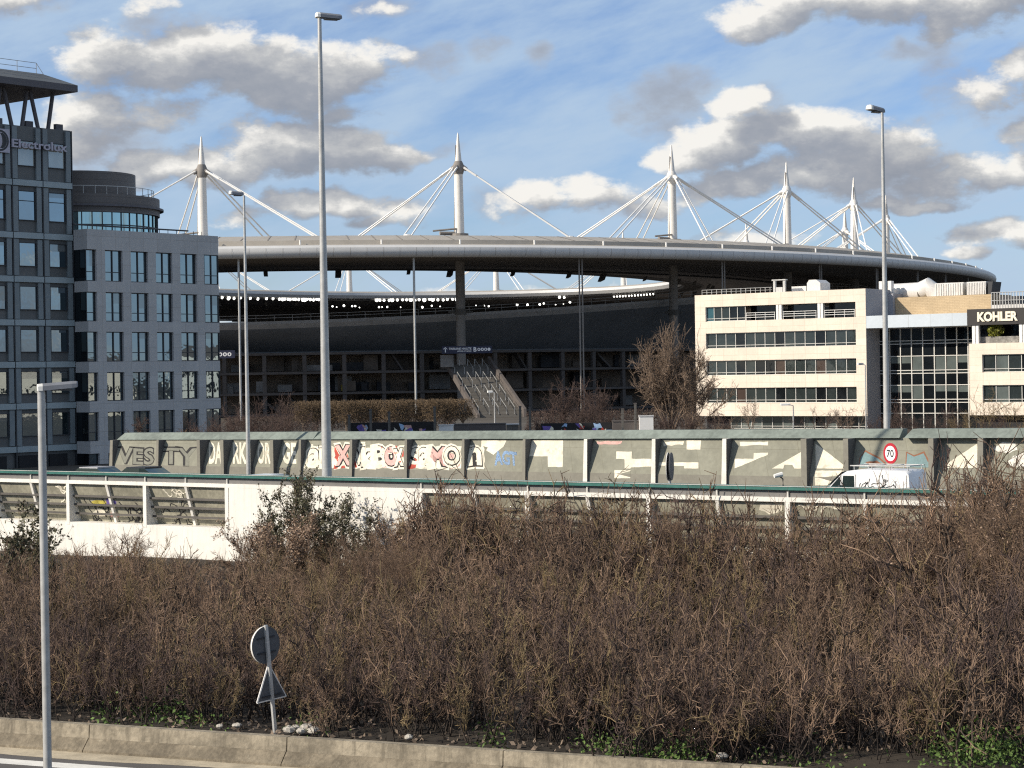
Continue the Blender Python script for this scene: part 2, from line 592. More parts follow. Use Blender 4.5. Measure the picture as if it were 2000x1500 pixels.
M_tree = mat('tree_twig', (.20, .145, .105), .9, .4, .5, 10)
M_clip = mat('clipped_twig', (.17, .12, .072), .9, .35, .6, 12)
M_ever = mat('evergreen_leaf', (.19, .20, .025), .6, .35, 1.5, 6)
M_van = mat('van_paint', (.80, .80, .79), .28, .02, .5, spec=.5)
M_tyre = mat('tyre', (.02, .02, .02), .9, .1, 4)
M_carw = mat('car_paint', (.70, .74, .76), .3, .02, 1)
M_card = mat('dark_car_paint', (.03, .032, .04), .3, .05, 1)
M_carg = mat('grey_car_paint', (.40, .40, .42), .3, .05, 1)
M_stone = mat('pale_stone', (.42, .39, .34), .9, .25, 5)
M_gw = mat('paint_cream', (.74, .69, .56), .85, .16, 1.5, 6, patch=((.30, .285, .215), 1.1, .57, .5))
M_gk = mat('paint_black', (.02, .019, .02), .8, .2, 2)
M_gr = mat('paint_red', (.45, .07, .045), .8, .25, 1.5)
M_gp = mat('paint_pink', (.62, .38, .34), .8, .2, 1.5)
M_gb = mat('paint_blue', (.36, .52, .74), .8, .2, 1.5)
M_gt = mat('paint_teal', (.17, .26, .27), .8, .15, 1.5)
M_gn = mat('paint_rust', (.23, .10, .055), .8, .2, 1.5)
M_gy = mat('paint_yellow', (.48, .41, .08), .85, .4, 3)
M_gv = mat('paint_violet', (.17, .12, .38), .85, .3, 3)
M_gg = mat('paint_grey', (.20, .20, .165), .85, .15, 1)
G_sky = glass('glass_sky', (.02, .03, .035), (.52, .64, .70), .42)
G_tower = glass('glass_tower', (.02, .03, .04), (.50, .62, .70), .46)
G_top = glass('glass_top', (.42, .42, .37), (.5, .6, .66), .22)  # bright sky through the top storey put into the pane colour
G_haz = glass('glass_blind_tower', (.12, .125, .12), (.5, .6, .66), .30)
G_drum = glass('glass_drum', (.03, .05, .055), (.55, .78, .82), .62)
G_dark = glass('glass_dark', (.008, .010, .012), (.5, .55, .58), .05)
G_mid = glass('glass_mid', (.028, .036, .036), (.55, .62, .64), .07)
G_blind = glass('glass_blind', (.11, .13, .125), (.55, .62, .62), .06)
G_teal = glass('glass_teal', (.03, .09, .11), (.5, .7, .72), .12)
G_brown = glass('glass_brown', (.06, .042, .035), (.5, .5, .5), .05)
G_car = glass('glass_car', (.02, .03, .03), (.6, .72, .72), .30)


# ------------------------------------------------------------------ lettering
def text_mesh(txt, offset=0.0, shear=0.0):
    cu = bpy.data.curves.new('lettering_curve', 'FONT')
    cu.body = txt
    cu.size = 1.0
    cu.offset = offset
    cu.shear = shear
    cu.resolution_u = 3
    tmp = bpy.data.objects.new('lettering_curve', cu)
    COL.objects.link(tmp)
    dg = bpy.context.evaluated_depsgraph_get()
    me = bpy.data.meshes.new_from_object(tmp.evaluated_get(dg))
    v = np.array([tuple(q.co) for q in me.vertices]).reshape(-1, 3)
    f = [tuple(p.vertices) for p in me.polygons]
    bpy.data.objects.remove(tmp)
    bpy.data.curves.remove(cu)
    bpy.data.meshes.remove(me)
    return v, f


def letters(name, txt, x0, x1, z0, z1, y, th, material, parent, offset=0.0, yfun=None, grow=0.0, wave=0.0, lean=0.0):
    """words standing on a facade between x0..x1 and z0..z1, th metres thick"""
    v, f = text_mesh(txt, offset)
    lo, hi = v.min(0), v.max(0)
    X = x0 - grow + (v[:, 0] - lo[0]) / (hi[0] - lo[0]) * (x1 - x0 + 2 * grow)
    Z = z0 - grow + (v[:, 1] - lo[1]) / (hi[1] - lo[1]) * (z1 - z0 + 2 * grow)
    if wave:
        Z = Z + wave * np.sin((X - x0) * 2.3)
    yf = yfun or (lambda z: 0.0)
    X = X + lean * (Z - z0)
    mb = MB()
    n = len(v)
    base = [(a, y + yf(b), b) for a, b in zip(X, Z)]
    mb.v = [(a, b - th, c) for a, b, c in base] + base
    mb.f = list(f)
    from collections import Counter
    cnt = Counter()
    for p in f:
        for i in range(len(p)):
            cnt[frozenset((p[i], p[(i + 1) % len(p)]))] += 1
    if th > .012:
        for p in f:
            for i in range(len(p)):
                a, b = p[i], p[(i + 1) % len(p)]
                if cnt[frozenset((a, b))] == 1:
                    mb.f.append((b, a, a + n, b + n))
    mb.m = [0] * len(mb.f)
    return mb.build(name, material, parent)


# ------------------------------------------------------------------ ground, roads
def sheet(name, pts, z, m):
    mb = MB()
    mb.poly([(x, y, z) for x, y in pts])
    return kind(mb.build(name, m), 'structure')


FW = Frame((0, 107), (.829, -.559))          # far noise wall
NW = Frame((12.6, 70), (.829, -.559))        # near parapet
BR = Frame((-12.1, 47.2), (.923, -.384))     # kerbside concrete barrier
sheet('ground', [(-9000, -400), (9000, -400), (9000, 12000), (-9000, 12000)], 0.0, M_soil)
a = [FW.w(x, y, 0) for x, y in ((-420, .8), (420, .8), (420, 1500), (-420, 1500))]
mb = MB()
mb.box(-420, 420, .8, 3000, .02, 1.9)
o = mb.build('terrain', M_city)
o.location = (FW.o.x, FW.o.y, 0)
o.rotation_euler = (0, 0, FW.rot)
kind(o, 'structure')
mb = MB()
mb.box(-70, 60, .95, 27.0, .02, 2.6)
o = mb.build('motorway', M_asph)
o.location = (NW.o.x, NW.o.y, 0)
o.rotation_euler = (0, 0, NW.rot)
kind(o, 'structure')
mb = MB()
mb.box(-70, 90, -9, -.2, .01, .40)
o = mb.build('road', M_asph)
o.location = (BR.o.x, BR.o.y, 0)
o.rotation_euler = (0, 0, BR.rot)
kind(o, 'structure')
mb = MB()
mb.quad((-70, -2.02, .405), (90, -2.02, .405), (90, -1.52, .405), (-70, -1.52, .405))
o = mb.build('road_marking', M_line)
o.location, o.rotation_euler = (BR.o.x, BR.o.y, 0), (0, 0, BR.rot)
kind(o, 'structure')
mb = MB()
pts = []
for i in range(161):
    x = -70 + i
    pts.append((x, -.98 - .10 * math.sin(x * .7) - .08 * random.random()))
for (x0, y0), (x1, y1) in zip(pts, pts[1:]):
    mb.quad((x0, y0, .404), (x1, y1, .404), (x1, -.34, .408), (x0, -.34, .408))
o = mb.build('road_edge', M_grit)
o.location, o.rotation_euler = (BR.o.x, BR.o.y, 0), (0, 0, BR.rot)
kind(o, 'structure')


# verge between barrier and parapet: one gently uneven sheet
def verge_h(X, Y):
    return .93 + .10 * np.sin(X * .37 + 1.3) * np.sin(Y * .29) + .07 * np.sin(X * 1.1 + Y * .9)


mb = MB()
NX, NY = 110, 60
for j in range(NY + 1):
    for i in range(NX + 1):
        fx, fy = i / NX, j / NY
        p0 = BR.w(-45 + 110 * fx, .17, 0)
        p1 = NW.w(-52 + 95 * fx, 0.0, 0)
        x, y = p0.x + (p1.x - p0.x) * fy, p0.y + (p1.y - p0.y) * fy
        mb.v.append((x, y, float(verge_h(x, y)) if j else .9))
for j in range(NY):
    for i in range(NX):
        q = j * (NX + 1) + i
        mb.f.append((q, q + 1, q + NX + 2, q + NX + 1))
        mb.m.append(0)
kind(mb.build('verge', M_soil, smooth=True), 'structure')

# concrete barrier
t = thing('concrete_barrier', 'long weathered concrete roadside barrier in front of the brown thicket', 'barrier', (BR.o.x, BR.o.y, 0), BR.rot)
prof_top = [(-.10, .69), (-.07, 1.0), (.15, 1.0), (.17, .69)]
prof_low = [(-.38, .30), (-.36, .46), (-.12, .69), (.17, .69), (.17, .30)]
mb1, mb2 = MB(), MB()
x = -60.0
while x < 75:
    L = 5.2
    for prof, m_ in ((prof_top, mb1), (prof_low, mb2)):
        n = len(prof)
        m_.prism([(x + .012, a, b) for a, b in prof], (L - .024, 0, 0))
    x += L
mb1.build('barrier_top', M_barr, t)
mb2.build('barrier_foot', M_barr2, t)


# ------------------------------------------------------------------ near parapet wall
def near_wall():
    t = thing('parapet_wall', 'bright white parapet wall with teal cap and open barred bays above the thicket', 'wall', (NW.o.x, NW.o.y, 0), NW.rot)
    X0, X1 = -48.0, 26.0
    x_sl, x_sr = NW.x(443, 980), NW.x(822, 990)
    mb = MB()
    mb.box(X0, X1, -.06, .30, 4.62, 4.76)
    x = X0
    mb.build('cap_rail', M_teal, t)
    mb = MB()
    mb.box(X0, X1, -.085, -.062, 4.745, 4.765)
    mb.build('cap_edge', M_mull, t)
    mb = MB()
    mb.box(X0, X1, .10, .16, 4.36, 4.62)
    mb.build('glazing_strip', M_strip, t)
    posts = [NW.x(p, 1000) for p in (-12, 133, 283, 443, 822, 1030, 1267, 1538, 1845)]
    b = posts[1] - posts[0]
    posts = [posts[0] - b * k for k in (4, 3, 2, 1)] + posts + [posts[-1] + 5.9]
    for i, xp in enumerate(posts):
        for xx in ((xp, (xp + posts[i + 1]) / 2) if i + 1 < len(posts) and abs(xp - x_sl) > .1 else (xp,)):
            m = MB()
            m.box(xx - .03, xx + .03, .03, .098, 4.34, 4.615)
            m.build('cap_bracket', M_mull, t)
    mb = MB()
    mb.box(X0, X1, 0, .22, 4.19, 4.358)
    mb.build('top_beam', M_white, t)
    mb = MB()
    mb.box(X0, X1, 0, .9, .3, 2.31)
    mb.build('base_wall', M_white, t)
    mb = MB()
    mb.box(x_sl + .12, x_sr, .004, .9, 2.312, 4.188)
    mb.build('solid_panel', M_white, t)

    def py(z):          # the panel leans: near the front at the top, set back at the foot
        return .16 + (4.19 - z) / 1.88 * .62
    for i in range(len(posts) - 1):
        a, c = posts[i], posts[i + 1]
        m = MB()
        if abs(a - x_sl) < .1:
            continue
        m.hexa([(a, py(2.31), 2.31), (c, py(2.31), 2.31), (c, py(2.31) + .1, 2.31), (a, py(2.31) + .1, 2.31),
                (a, py(4.19), 4.19), (c, py(4.19), 4.19), (c, py(4.19) + .1, 4.19), (a, py(4.19) + .1, 4.19)])
        m.build('tilted_panel', M_panel2, t)
        mid = (a + c) / 2
        m = MB()
        m.hexa([(mid - .07, py(2.31) - .14, 2.31), (mid + .07, py(2.31) - .14, 2.31), (mid + .07, py(2.31), 2.31), (mid - .07, py(2.31), 2.31),
                (mid - .07, .02, 4.188), (mid + .07, .02, 4.188), (mid + .07, py(4.19), 4.188), (mid - .07, py(4.19), 4.188)])
        m.build('slanted_strut', M_white, t)
        for zz in (3.62, 3.22, 2.80):
            m = MB()
            m.box(a + .1, c - .1, .09 + (4.19 - zz) * .20, .15 + (4.19 - zz) * .20, zz - .05, zz + .05)
            m.build('bar', M_rail, t)
        m = MB()
        m.box(a + .1, c - .1, .004, py(2.31) - .02, 2.311, 2.43)
        m.build('sill', M_white, t)
    for a in posts:
        m = MB()
        m.box(a - .1, a + .1, -.01, .14, 2.312, 4.186)
        m.prism([(a - .1, .141, 2.312), (a - .1, .141, 4.186), (a - .1, .20, 4.186), (a - .1, py(2.31) - .003, 2.312)], (.2, 0, 0))
        m.build('post', M_white, t)

    def scrib(name, px, py_, w, h, m, n, seed, r=.028):
        rr = random.Random(seed)
        mm = MB()
        for q in range(n):
            cx, cz = NW.hit(px + rr.uniform(-w, w), py_ + rr.uniform(-h, h))
            pp = []
            an = rr.uniform(0, 6.28)
            for s_ in range(9):
                an += rr.uniform(-1.1, 1.1)
                cx += .09 * math.cos(an)
                cz += .10 * math.sin(an)
                cz = min(max(cz, 2.45), 4.1)
                pp.append((cx, py(cz) - .006, cz))
            for (p, q2) in zip(pp, pp[1:]):
                dx, dz = q2[0] - p[0], q2[2] - p[2]
                l = math.hypot(dx, dz) or 1
                ox, oz = -dz / l * r, dx / l * r
                mm.quad((p[0] - ox, p[1], p[2] - oz), (q2[0] - ox, q2[1], q2[2] - oz), (q2[0] + ox, q2[1], q2[2] + oz), (p[0] + ox, p[1], p[2] + oz))
        return mm.build(name, m, t)

    def blob(px, py_, w, h, m, seed):
        rr = random.Random(seed)
        cx, cz = NW.hit(px, py_)
        pts = []
        for k in range(14):
            an = 6.283 * k / 14
            q = rr.uniform(.75, 1.15)
            z = min(max(cz + math.sin(an) * h / 44 * q, 2.45), 4.1)
            pts.append((cx + math.cos(an) * w / 38 * q, py(z) - .004, z))
        mm = MB()
        mm.poly(list(reversed(pts)))
        mm.build('graffiti_patch', m, t)
    blob(180, 984, 20, 7, M_gy, 1)
    blob(203, 983, 12, 9, M_gv, 2)
    blob(176, 1003, 16, 9, M_gw, 3)
    blob(205, 1008, 13, 7, M_gp, 4)
    scrib('graffiti_scribble', 178, 1004, 16, 8, M_gk, 12, 5)
    scrib('graffiti_scribble', 250, 1008, 22, 8, M_gk, 14, 6)
    scrib('graffiti_scribble', 338, 1000, 22, 14, M_gk, 15, 8, .022)
    scrib('graffiti_scribble', 345, 962, 22, 6, M_gw, 9, 9, .03)
    scrib('graffiti_scribble', 120, 963, 6, 6, M_gw, 6, 10, .04)
    scrib('graffiti_scribble', 1210, 985, 30, 10, M_gk, 9, 12, .03)
    blob(1500, 990, 20, 14, M_gw, 13)
    scrib('graffiti_scribble', 1590, 1000, 20, 10, M_gw, 8, 14, .05)


near_wall()


# ------------------------------------------------------------------ far noise wall
def far_wall():
    t = thing('noise_wall', 'olive grey concrete noise wall with ribs and graffiti across the motorway', 'wall', (FW.o.x, FW.o.y, 0), FW.rot)

    def ztop(x):
        return 5.86 + .0075 * x

    def py(z):          # the panels lean back towards the top
        return .06 + max(0, z - 3.7) / 1.75 * .62
    xl, xr = FW.x(217, 890), FW.x(2080, 880)
    xb = FW.x(1748, 850)
    for a, c, dy, mm, nm in ((xl, FW.x(600, 850), 0, M_teal2, 0), (FW.x(600, 850) + .006, xb, 0, M_teal2, 0), (xb + .35, xr, -.28, M_teal2, 0)):
        m = MB()
        z0, z1 = ztop(a), ztop(c)
        m.hexa([(a, .50 + dy, z0 - .42), (c, .50 + dy, z1 - .42), (c, 1.5, z1 - .42), (a, 1.5, z0 - .42),
                (a + .25, .98 + dy, z0), (c, .98 + dy, z1), (c, 1.5, z1), (a + .25, 1.5, z0)])
        m.build('wall_cap', mm, t)
    m = MB()
    m.box(xl, xr, .30, .60, 5.2, 5.32)
    for a, c in ((xl + .05, FW.x(1570, 880)), (FW.x(1592, 880), FW.x(1652, 880)), (FW.x(1672, 880), xr)):
        pass
    fins = [(218, .22, 0), (308, .18, 0), (393, .24, 1), (439, .24, 1), (489, .24, 1), (536, .24, 1), (586, .16, 0), (686, .16, 0), (793, .16, 0), (905, .16, 0),
            (1024, .16, 0), (1144, .20, 2), (1277, .20, 2), (1415, .22, 2), (1574, .30, 1), (1656, .26, 1), (1822, .26, 1), (1915, .26, 0), (2040, .2, 0)]
    fx = []
    for (p, w, k) in fins:
        x = FW.x(p, 885)
        fx.append(x)
        zt = ztop(x) - .425
        m = MB()
        if k == 1:
            m.hexa([(x - w / 2, -.25, 2.6), (x + w / 2, -.25, 2.6), (x + w / 2, .5, 2.6), (x - w / 2, .5, 2.6),
                    (x - w / 2, -.25, zt), (x + w / 2, -.25, zt), (x + w / 2, .8, zt), (x - w / 2, .8, zt)])
        else:
            m.hexa([(x - w / 2 - .04, -.16, 2.6), (x + w / 2 + .04, -.16, 2.6), (x + w / 2 + .04, .5, 2.6), (x - w / 2 - .04, .5, 2.6),
                    (x - w / 2, .0, zt), (x + w / 2, .0, zt), (x + w / 2, .8, zt), (x - w / 2, .8, zt)])
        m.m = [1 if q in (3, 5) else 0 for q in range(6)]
        m.build('rib', [M_finw if k == 2 else M_fin, M_flank_shade], t)
    for a, c in zip(fx, fx[1:]):
        m = MB()
        a2, c2 = a + .02, c - .02
        za, zc = ztop(a) - .425, ztop(c) - .425
        m.hexa([(a2, py(3.7), 3.7), (c2, py(3.7), 3.7), (c2, py(3.7) + .2, 3.7), (a2, py(3.7) + .2, 3.7),
                (a2, py(za), za), (c2, py(zc), zc), (c2, py(zc) + .2, zc), (a2, py(za) + .2, za)])
        m.build('panel', M_panel, t)
        m = MB()
        m.hexa([(a2, -.05, 2.6), (c2, -.05, 2.6), (c2, .3, 2.6), (a2, .3, 2.6), (a2, .05, 3.7), (c2, .05, 3.7), (c2, .3, 3.7), (a2, .3, 3.7)])
        m.build('plinth', M_fin, t)

    def yz(z):
        return py(z) if z > 3.7 else .05 - (3.7 - z) / 1.1 * .10

    def onp(px, pyx, off):
        y = .2
        for _ in range(6):
            x, z = FW.hit(px, pyx, y)
            y = yz(z)
        return (x, y - off, z)

    def paint(poly, m, off=.006, name='graffiti_patch', jag=0.35, seed=1):
        rr = random.Random(seed)
        pts = []
        n = len(poly)
        for i in range(n):
            (x0, y0), (x1, y1) = poly[i], poly[(i + 1) % n]
            k = max(1, int(math.hypot(x1 - x0, y1 - y0) / 7))
            for j in range(k):
                f_ = j / k
                pts.append(onp(x0 + (x1 - x0) * f_ + rr.uniform(-jag, jag), y0 + (y1 - y0) * f_ + rr.uniform(-jag, jag), off))
        q = MB()
        q.poly(pts)
        return q.build(name, m, t)
    paint([(940, 860), (989, 860), (983, 873), (964, 888), (950, 880), (953, 874), (940, 870)], M_gw, seed=2)
    paint([(1033, 860), (1100, 860), (1099, 912), (1070, 912), (1070, 891), (1031, 891)], M_gw, seed=3)
    paint([(1204, 882), (1234, 882), (1234, 896), (1272, 896), (1272, 911), (1232, 913), (1231, 915), (1220, 915), (1220, 897), (1204, 896)], M_gw, seed=4)
    paint([(1200, 918), (1231, 918), (1231, 934), (1200, 934)], M_gw, seed=5)
    paint([(1288, 903), (1364, 903), (1364, 915), (1336, 915), (1336, 910), (1288, 909)], M_gw, seed=6)
    paint([(1341, 860), (1370, 860), (1368, 878), (1341, 878)], M_gw, seed=7)
    paint([(1296, 863), (1336, 862), (1335, 868), (1297, 871)], M_gw, seed=8, jag=1.2)
    paint([(1166, 862), (1215, 862), (1214, 867), (1166, 868)], M_gp, seed=9, jag=1.2)
    paint([(1435, 896), (1472, 896), (1472, 885), (1500, 884), (1500, 888), (1435, 915)], M_gw, seed=10)
    paint([(1445, 863), (1500, 863), (1499, 869), (1446, 871)], M_gw, seed=11, jag=1)
    paint([(1508, 915), (1566, 882), (1568, 915), (1552, 915), (1548, 908), (1532, 908), (1530, 915)], M_gw, seed=12)
    paint([(1593, 866), (1648, 908), (1648, 915), (1593, 915)], M_gw, seed=13)
    paint([(1592, 919), (1648, 919), (1648, 948), (1592, 948)], M_gw, seed=14)
    paint([(1676, 913), (1679, 892), (1690, 879), (1701, 885), (1718, 893), (1731, 906), (1731, 913)], M_gn, .005, seed=15)
    paint([(1678, 913), (1681, 893), (1690, 882), (1700, 888), (1716, 896), (1728, 907), (1728, 913)], M_gt, .009, seed=15)
    paint([(1768, 913), (1770, 882), (1785, 889), (1805, 881), (1817, 904), (1817, 913)], M_gn, .005, seed=16)
    paint([(1770, 913), (1772, 885), (1785, 892), (1804, 885), (1814, 905), (1814, 913)], M_gt, .009, seed=16)
    paint([(1690, 902), (1712, 900), (1728, 908), (1700, 912)], M_gn, .012, seed=17, jag=1)
    paint([(1846, 908), (1909, 866), (1909, 914), (1846, 914)], M_gw, seed=18)
    paint([(1936, 876), (1950, 869), (1958, 864), (1984, 866), (1988, 878), (1972, 885), (1950, 882)], M_finw, seed=19, jag=1)
    paint([(1968, 900), (1980, 890), (2005, 884), (2005, 912), (1972, 912)], M_finw, seed=20, jag=1)
    paint([(591, 916), (606, 868), (612, 868), (606, 916)], M_gw, seed=21)

    def word(txt, px0, px1, py0, py1, m, off, offset=0.0, grow=0.0, wave=0.0):
        pm = (px0 + px1) / 2
        x0, x1 = onp(px0, py1, 0)[0], onp(px1, py1, 0)[0]
        z0, z1 = onp(pm, py1, 0)[2], onp(pm, py0, 0)[2]
        z0 = max(z0, 3.74)
        letters('graffiti_lettering', txt, x0, x1, z0, z1, -off, 0.0, m, t, offset, yz, grow, wave, -.30)
    for tx, p0, p1 in (('DA', 408, 434), ('RK', 455, 483), ('OR', 503, 529), ('GE', 552, 579)):
        word(tx, p0, p1, 864, 906, M_gw, .006, .035)
    for tx, p0, p1 in (('VES', 229, 300), ('TY', 318, 384)):
        word(tx, p0, p1, 874, 909, M_gk, .004, .075, .06, .04)
        word(tx, p0, p1, 875, 908, M_gg, .008, .02, 0, .04)
    # the big bubble piece, with a cream halo, dark outline, pale fill and red clouds behind
    paint([(655, 874), (668, 870), (679, 872), (681, 914), (652, 916)], M_gr, .0045, seed=31, jag=1.5)
    paint([(752, 880), (765, 874), (786, 886), (785, 915), (740, 915)], M_gp, .0045, seed=32, jag=1.5)
    paint([(800, 890), (806, 876), (820, 880), (812, 915), (798, 915)], M_gr, .0045, seed=33, jag=1.5)
    paint([(872, 882), (886, 874), (899, 880), (899, 912), (880, 915), (870, 905)], M_gp, .0045, seed=34, jag=1.5)
    paint([(692, 905), (700, 890), (712, 900), (715, 914), (692, 914)], M_gr, .0045, seed=35, jag=1.5)
    rg = random.Random(77)
    for (h0, h1, mm) in ((600, 681, M_gw), (690, 788, M_gw), (799, 901, M_gw), (909, 946, M_gw)):
        top = [(h0 + (h1 - h0) * q / 7, 872 + rg.uniform(-3, 7)) for q in range(8)]
        bot = [(h1 - (h1 - h0) * q / 7, 915) for q in range(8)]
        paint(top + bot, mm, .0035, seed=int(h0), jag=1.6)
    for (cx_, cy_, rx_, ry_, mm) in ((667, 890, 12, 17, M_gr), (700, 903, 9, 9, M_gr), (757, 893, 15, 18, M_gp), (781, 885, 8, 10, M_gr), (803, 905, 8, 9, M_gr), (842, 880, 8, 9, M_gp), (884, 893, 15, 19, M_gp), (893, 884, 6, 8, M_gr), (640, 908, 8, 6, M_gp), (925, 905, 8, 7, M_gp)):
        paint([(cx_ + rx_ * math.cos(q), cy_ + ry_ * math.sin(q)) for q in np.linspace(0, 6.28, 11)[:-1]], mm, .0058 + cx_ * 1e-6, seed=int(cx_), jag=1.2)
    piece = [('a', 601, 626), ('l', 624, 640), ('X', 655, 686), ('V', 690, 712), ('k', 706, 732), ('B', 728, 756), ('o', 752, 778), ('x', 770, 789), ('S', 802, 824), ('a', 818, 842), ('M', 838, 874), ('O', 868, 899), ('n', 914, 942)]
    for q, (tx, p0, p1) in enumerate(piece):
        t0, t1 = 871 + rg.uniform(-2, 6), 914 - rg.uniform(0, 3)
        o_ = .0009 * q
        word(tx, p0, p1, t0, t1, M_gw, .008 + o_, .13, .13, .07)
        word(tx, p0 + .5, p1 + .5, t0 + 1, t1 - 1, M_gk, .0084 + o_, .10, .05, .07)
        word(tx, p0, p1, t0 + 1, t1 - 2, (M_gw, M_gw, M_gp, M_gw)[q % 4], .0088 + o_, .035, .0, .07)
    for q in range(26):      # drips, arrows and overspray
        pxx = rg.uniform(598, 940)
        pyy = rg.uniform(868, 908)
        w_, h_ = rg.choice(((1.2, 9), (1.0, 6), (6, 1.6), (3, 3)))
        paint([(pxx, pyy), (pxx + w_, pyy + rg.uniform(-1, 1)), (pxx + w_ + rg.uniform(-1, 1), pyy + h_), (pxx + rg.uniform(-1, 1), pyy + h_)], rg.choice((M_gw, M_gk, M_gr, M_gw)), .021 + q * .0002, seed=200 + q, jag=.6)
        word('AGT', 966, 1011, 882, 910, M_gb, .007, .04, 0, .05)


far_wall()


# ------------------------------------------------------------------ tower with canopy, left
TR = random.Random(4)


def tower():
    c = P(147, 600, 166)
    fr = Frame((c.x, c.y), (.64, .768))
    t = thing('glass_office_tower', 'dark slate office tower with flat canopy on slanted posts, at the left edge', 'office tower', (c.x, c.y, 0), fr.rot)
    ztop = fr.z(143, 255)
    L = 26.0
    m = MB()
    m.box(-L, 0, .32, 18, 1.9, ztop)
    m.build('body', M_slate, t)
    colw = fr.x(147, 600) - fr.x(89, 600)
    bands = [fr.z(146, y) for y in (364, 464.5, 548, 631, 711.5, 791, 873)]
    prevz = ztop
    xs = [-colw * k for k in range(10)]
    for b in bands:
        for x1 in xs[:-1]:
            m = MB()
            m.box(x1 - colw + .05, x1 - .05, .05, .31, b - .24, b + .24)
            m.build('floor_band', M_slateb, t)
    m = MB()
    for x1 in xs:
        m.box(x1 - .045, x1 + .045, .10, .315, 1.9, ztop - .05)
    m.build('mullion', M_frame, t)
    levels = [ztop] + bands
    for i in range(len(bands)):
        zt, zb = levels[i] - (.05 if i == 0 else .24), levels[i + 1] + .24
        for x1 in xs[:-1]:
            a, c2 = x1 - colw + .62, x1 - .62
            for q0, q1 in ((x1 - colw + .1, a - .04), (c2 + .04, x1 - .1)):
                m = MB()
                m.box(q0, q1, .14, .317, zb + .06, zt - .06)
                m.build('side_strip', M_slatet, t)
            hgt = zt - zb
            if i == 0:
                w0, w1 = zb + hgt * .26, zb + hgt * .74
            else:
                w0, w1 = zb + .26 * hgt, zb + .90 * hgt
            m = MB()
            for (bx0, bx1, bz0, bz1) in ((a, a + .06, w0, w1), (c2 - .06, c2, w0, w1), (a + .06, c2 - .06, w0, w0 + .06), (a + .06, c2 - .06, w1 - .06, w1)):
                m.box(bx0, bx1, .18, .318, bz0, bz1)
            if 0 < i < 2:
                zz = w0 + (w1 - w0) * .66
                m.box(a + .06, c2 - .06, .2, .312, zz - .025, zz + .025)
            w = m.build('window', M_frame, t)
            m = MB()
            m.quad((a + .06, .30, w0 + .06), (c2 - .06, .30, w0 + .06), (c2 - .06, .30, w1 - .06), (a + .06, .30, w1 - .06))
            if i and TR.random() < .4:
                q_ = w1 - .06 - (w1 - w0) * TR.choice((.15, .3, .45, .6))
                m.quad((a + .06, .297, q_), (c2 - .06, .297, q_), (c2 - .06, .297, w1 - .06), (a + .06, .297, w1 - .06), 1)
            m.build('pane', [G_top if i == 0 else (G_tower if i < 5 else G_sky), G_haz], w)
    # ground floor voids
    for x1 in xs[:-1]:
        m = MB()
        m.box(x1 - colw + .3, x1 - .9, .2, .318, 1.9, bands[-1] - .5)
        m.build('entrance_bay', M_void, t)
    # parapet posts and canopy
    for k, x1 in enumerate(xs[:-1]):
        m = MB()
        m.box(x1 - .95, x1 - .25, .9, 1.25, ztop, ztop + .55)
        m.build('parapet_block', M_canopy, t)
    zc = fr.z(152, 180, -1.1)
    xc = fr.x(152, 180, -1.1)
    m = MB()
    e = [(-L - 2, -1.1), (xc, -1.1), (xc, 15.5), (-L - 2, 15.5)]
    e2 = [(-L - 2, .9), (xc - 2.0, .9), (xc - 2.0, 13.5), (-L - 2, 13.5)]
    m.hexa([(x, y, zc) for x, y in e] + [(x, y, zc + .55) for x, y in e])
    m.build('canopy', M_canopy, t)
    m = MB()
    m.hexa([(x, y, zc + .553) for x, y in e] + [(x, y, zc + 1.5) for x, y in e2])
    m.build('canopy_roof', M_slate, t)
    m = MB()
    for k in range(9):
        x = xc - 2.6 - k * 1.9
        m.tube([(x, .95, zc + 1.45), (x, .95, zc + 2.35)], .03, 5)
    for zz in (1.9, 2.35):
        m.tube([(xc - 2.6, .95, zc + zz), (xc - 2.6 - 8 * 1.9, .95, zc + zz)], .025, 5)
    m.tube([(xc - 2.6, .95, zc + 2.35), (xc - 1.9, .95, zc + 1.5)], .025, 5)
    m.build('roof_railing', M_galv, t)
    for k in range(6):
        xa = -1.9 - k * 2.6
        for (x0, x1, yy) in ((xa, xa + .55, .75), (xa - 1.0, xa - 1.75, .75)):
            m = MB()
            m.tube([(x0, yy, ztop), (x1, yy, zc)], .17, 8)
            m.build('canopy_post', M_canopy, t)
    m = MB()
    m.box(-L, -1, 4, 15, ztop, ztop + .25)
    m.build('roof_deck', M_canopy, t)
    # name in raised letters with its round emblem
    x0, z0 = fr.hit(24, 291, -.1)
    x1, z1 = fr.hit(131, 270, -.1)
    z0b = fr.z(131, 297, -.1)
    zt2 = fr.z(28, 271, -.1)
    letters('name_letters', 'Electrolux', x0, x1, z0b, fr.z(80, 276, -.1), .04, .16, M_sletter, t, .018)
    m = MB()
    ex = fr.x(1, 280, -.1)
    er = .95
    ez = (z0b + zt2) / 2 + .12
    m.box(ex - er, ex + er, -.03, .12, ez - er, ez + er)
    emb = m.build('emblem_plate', M_sletter, t)
    m = MB()
    for k in range(24):
        a0, a1 = 6.283 * k / 24, 6.283 * (k + 1) / 24
        for r0, r1 in ((.70, .86),):
            m.quad((ex + r0 * math.cos(a0), -.036, ez + r0 * math.sin(a0)), (ex + r0 * math.cos(a1), -.036, ez + r0 * math.sin(a1)),
                   (ex + r1 * math.cos(a1), -.036, ez + r1 * math.sin(a1)), (ex + r1 * math.cos(a0), -.036, ez + r1 * math.sin(a0)))
    arc = [(ex + .68 * math.cos(q), -.036, ez + .68 * math.sin(q)) for q in np.linspace(-1.2, 1.2, 9)]
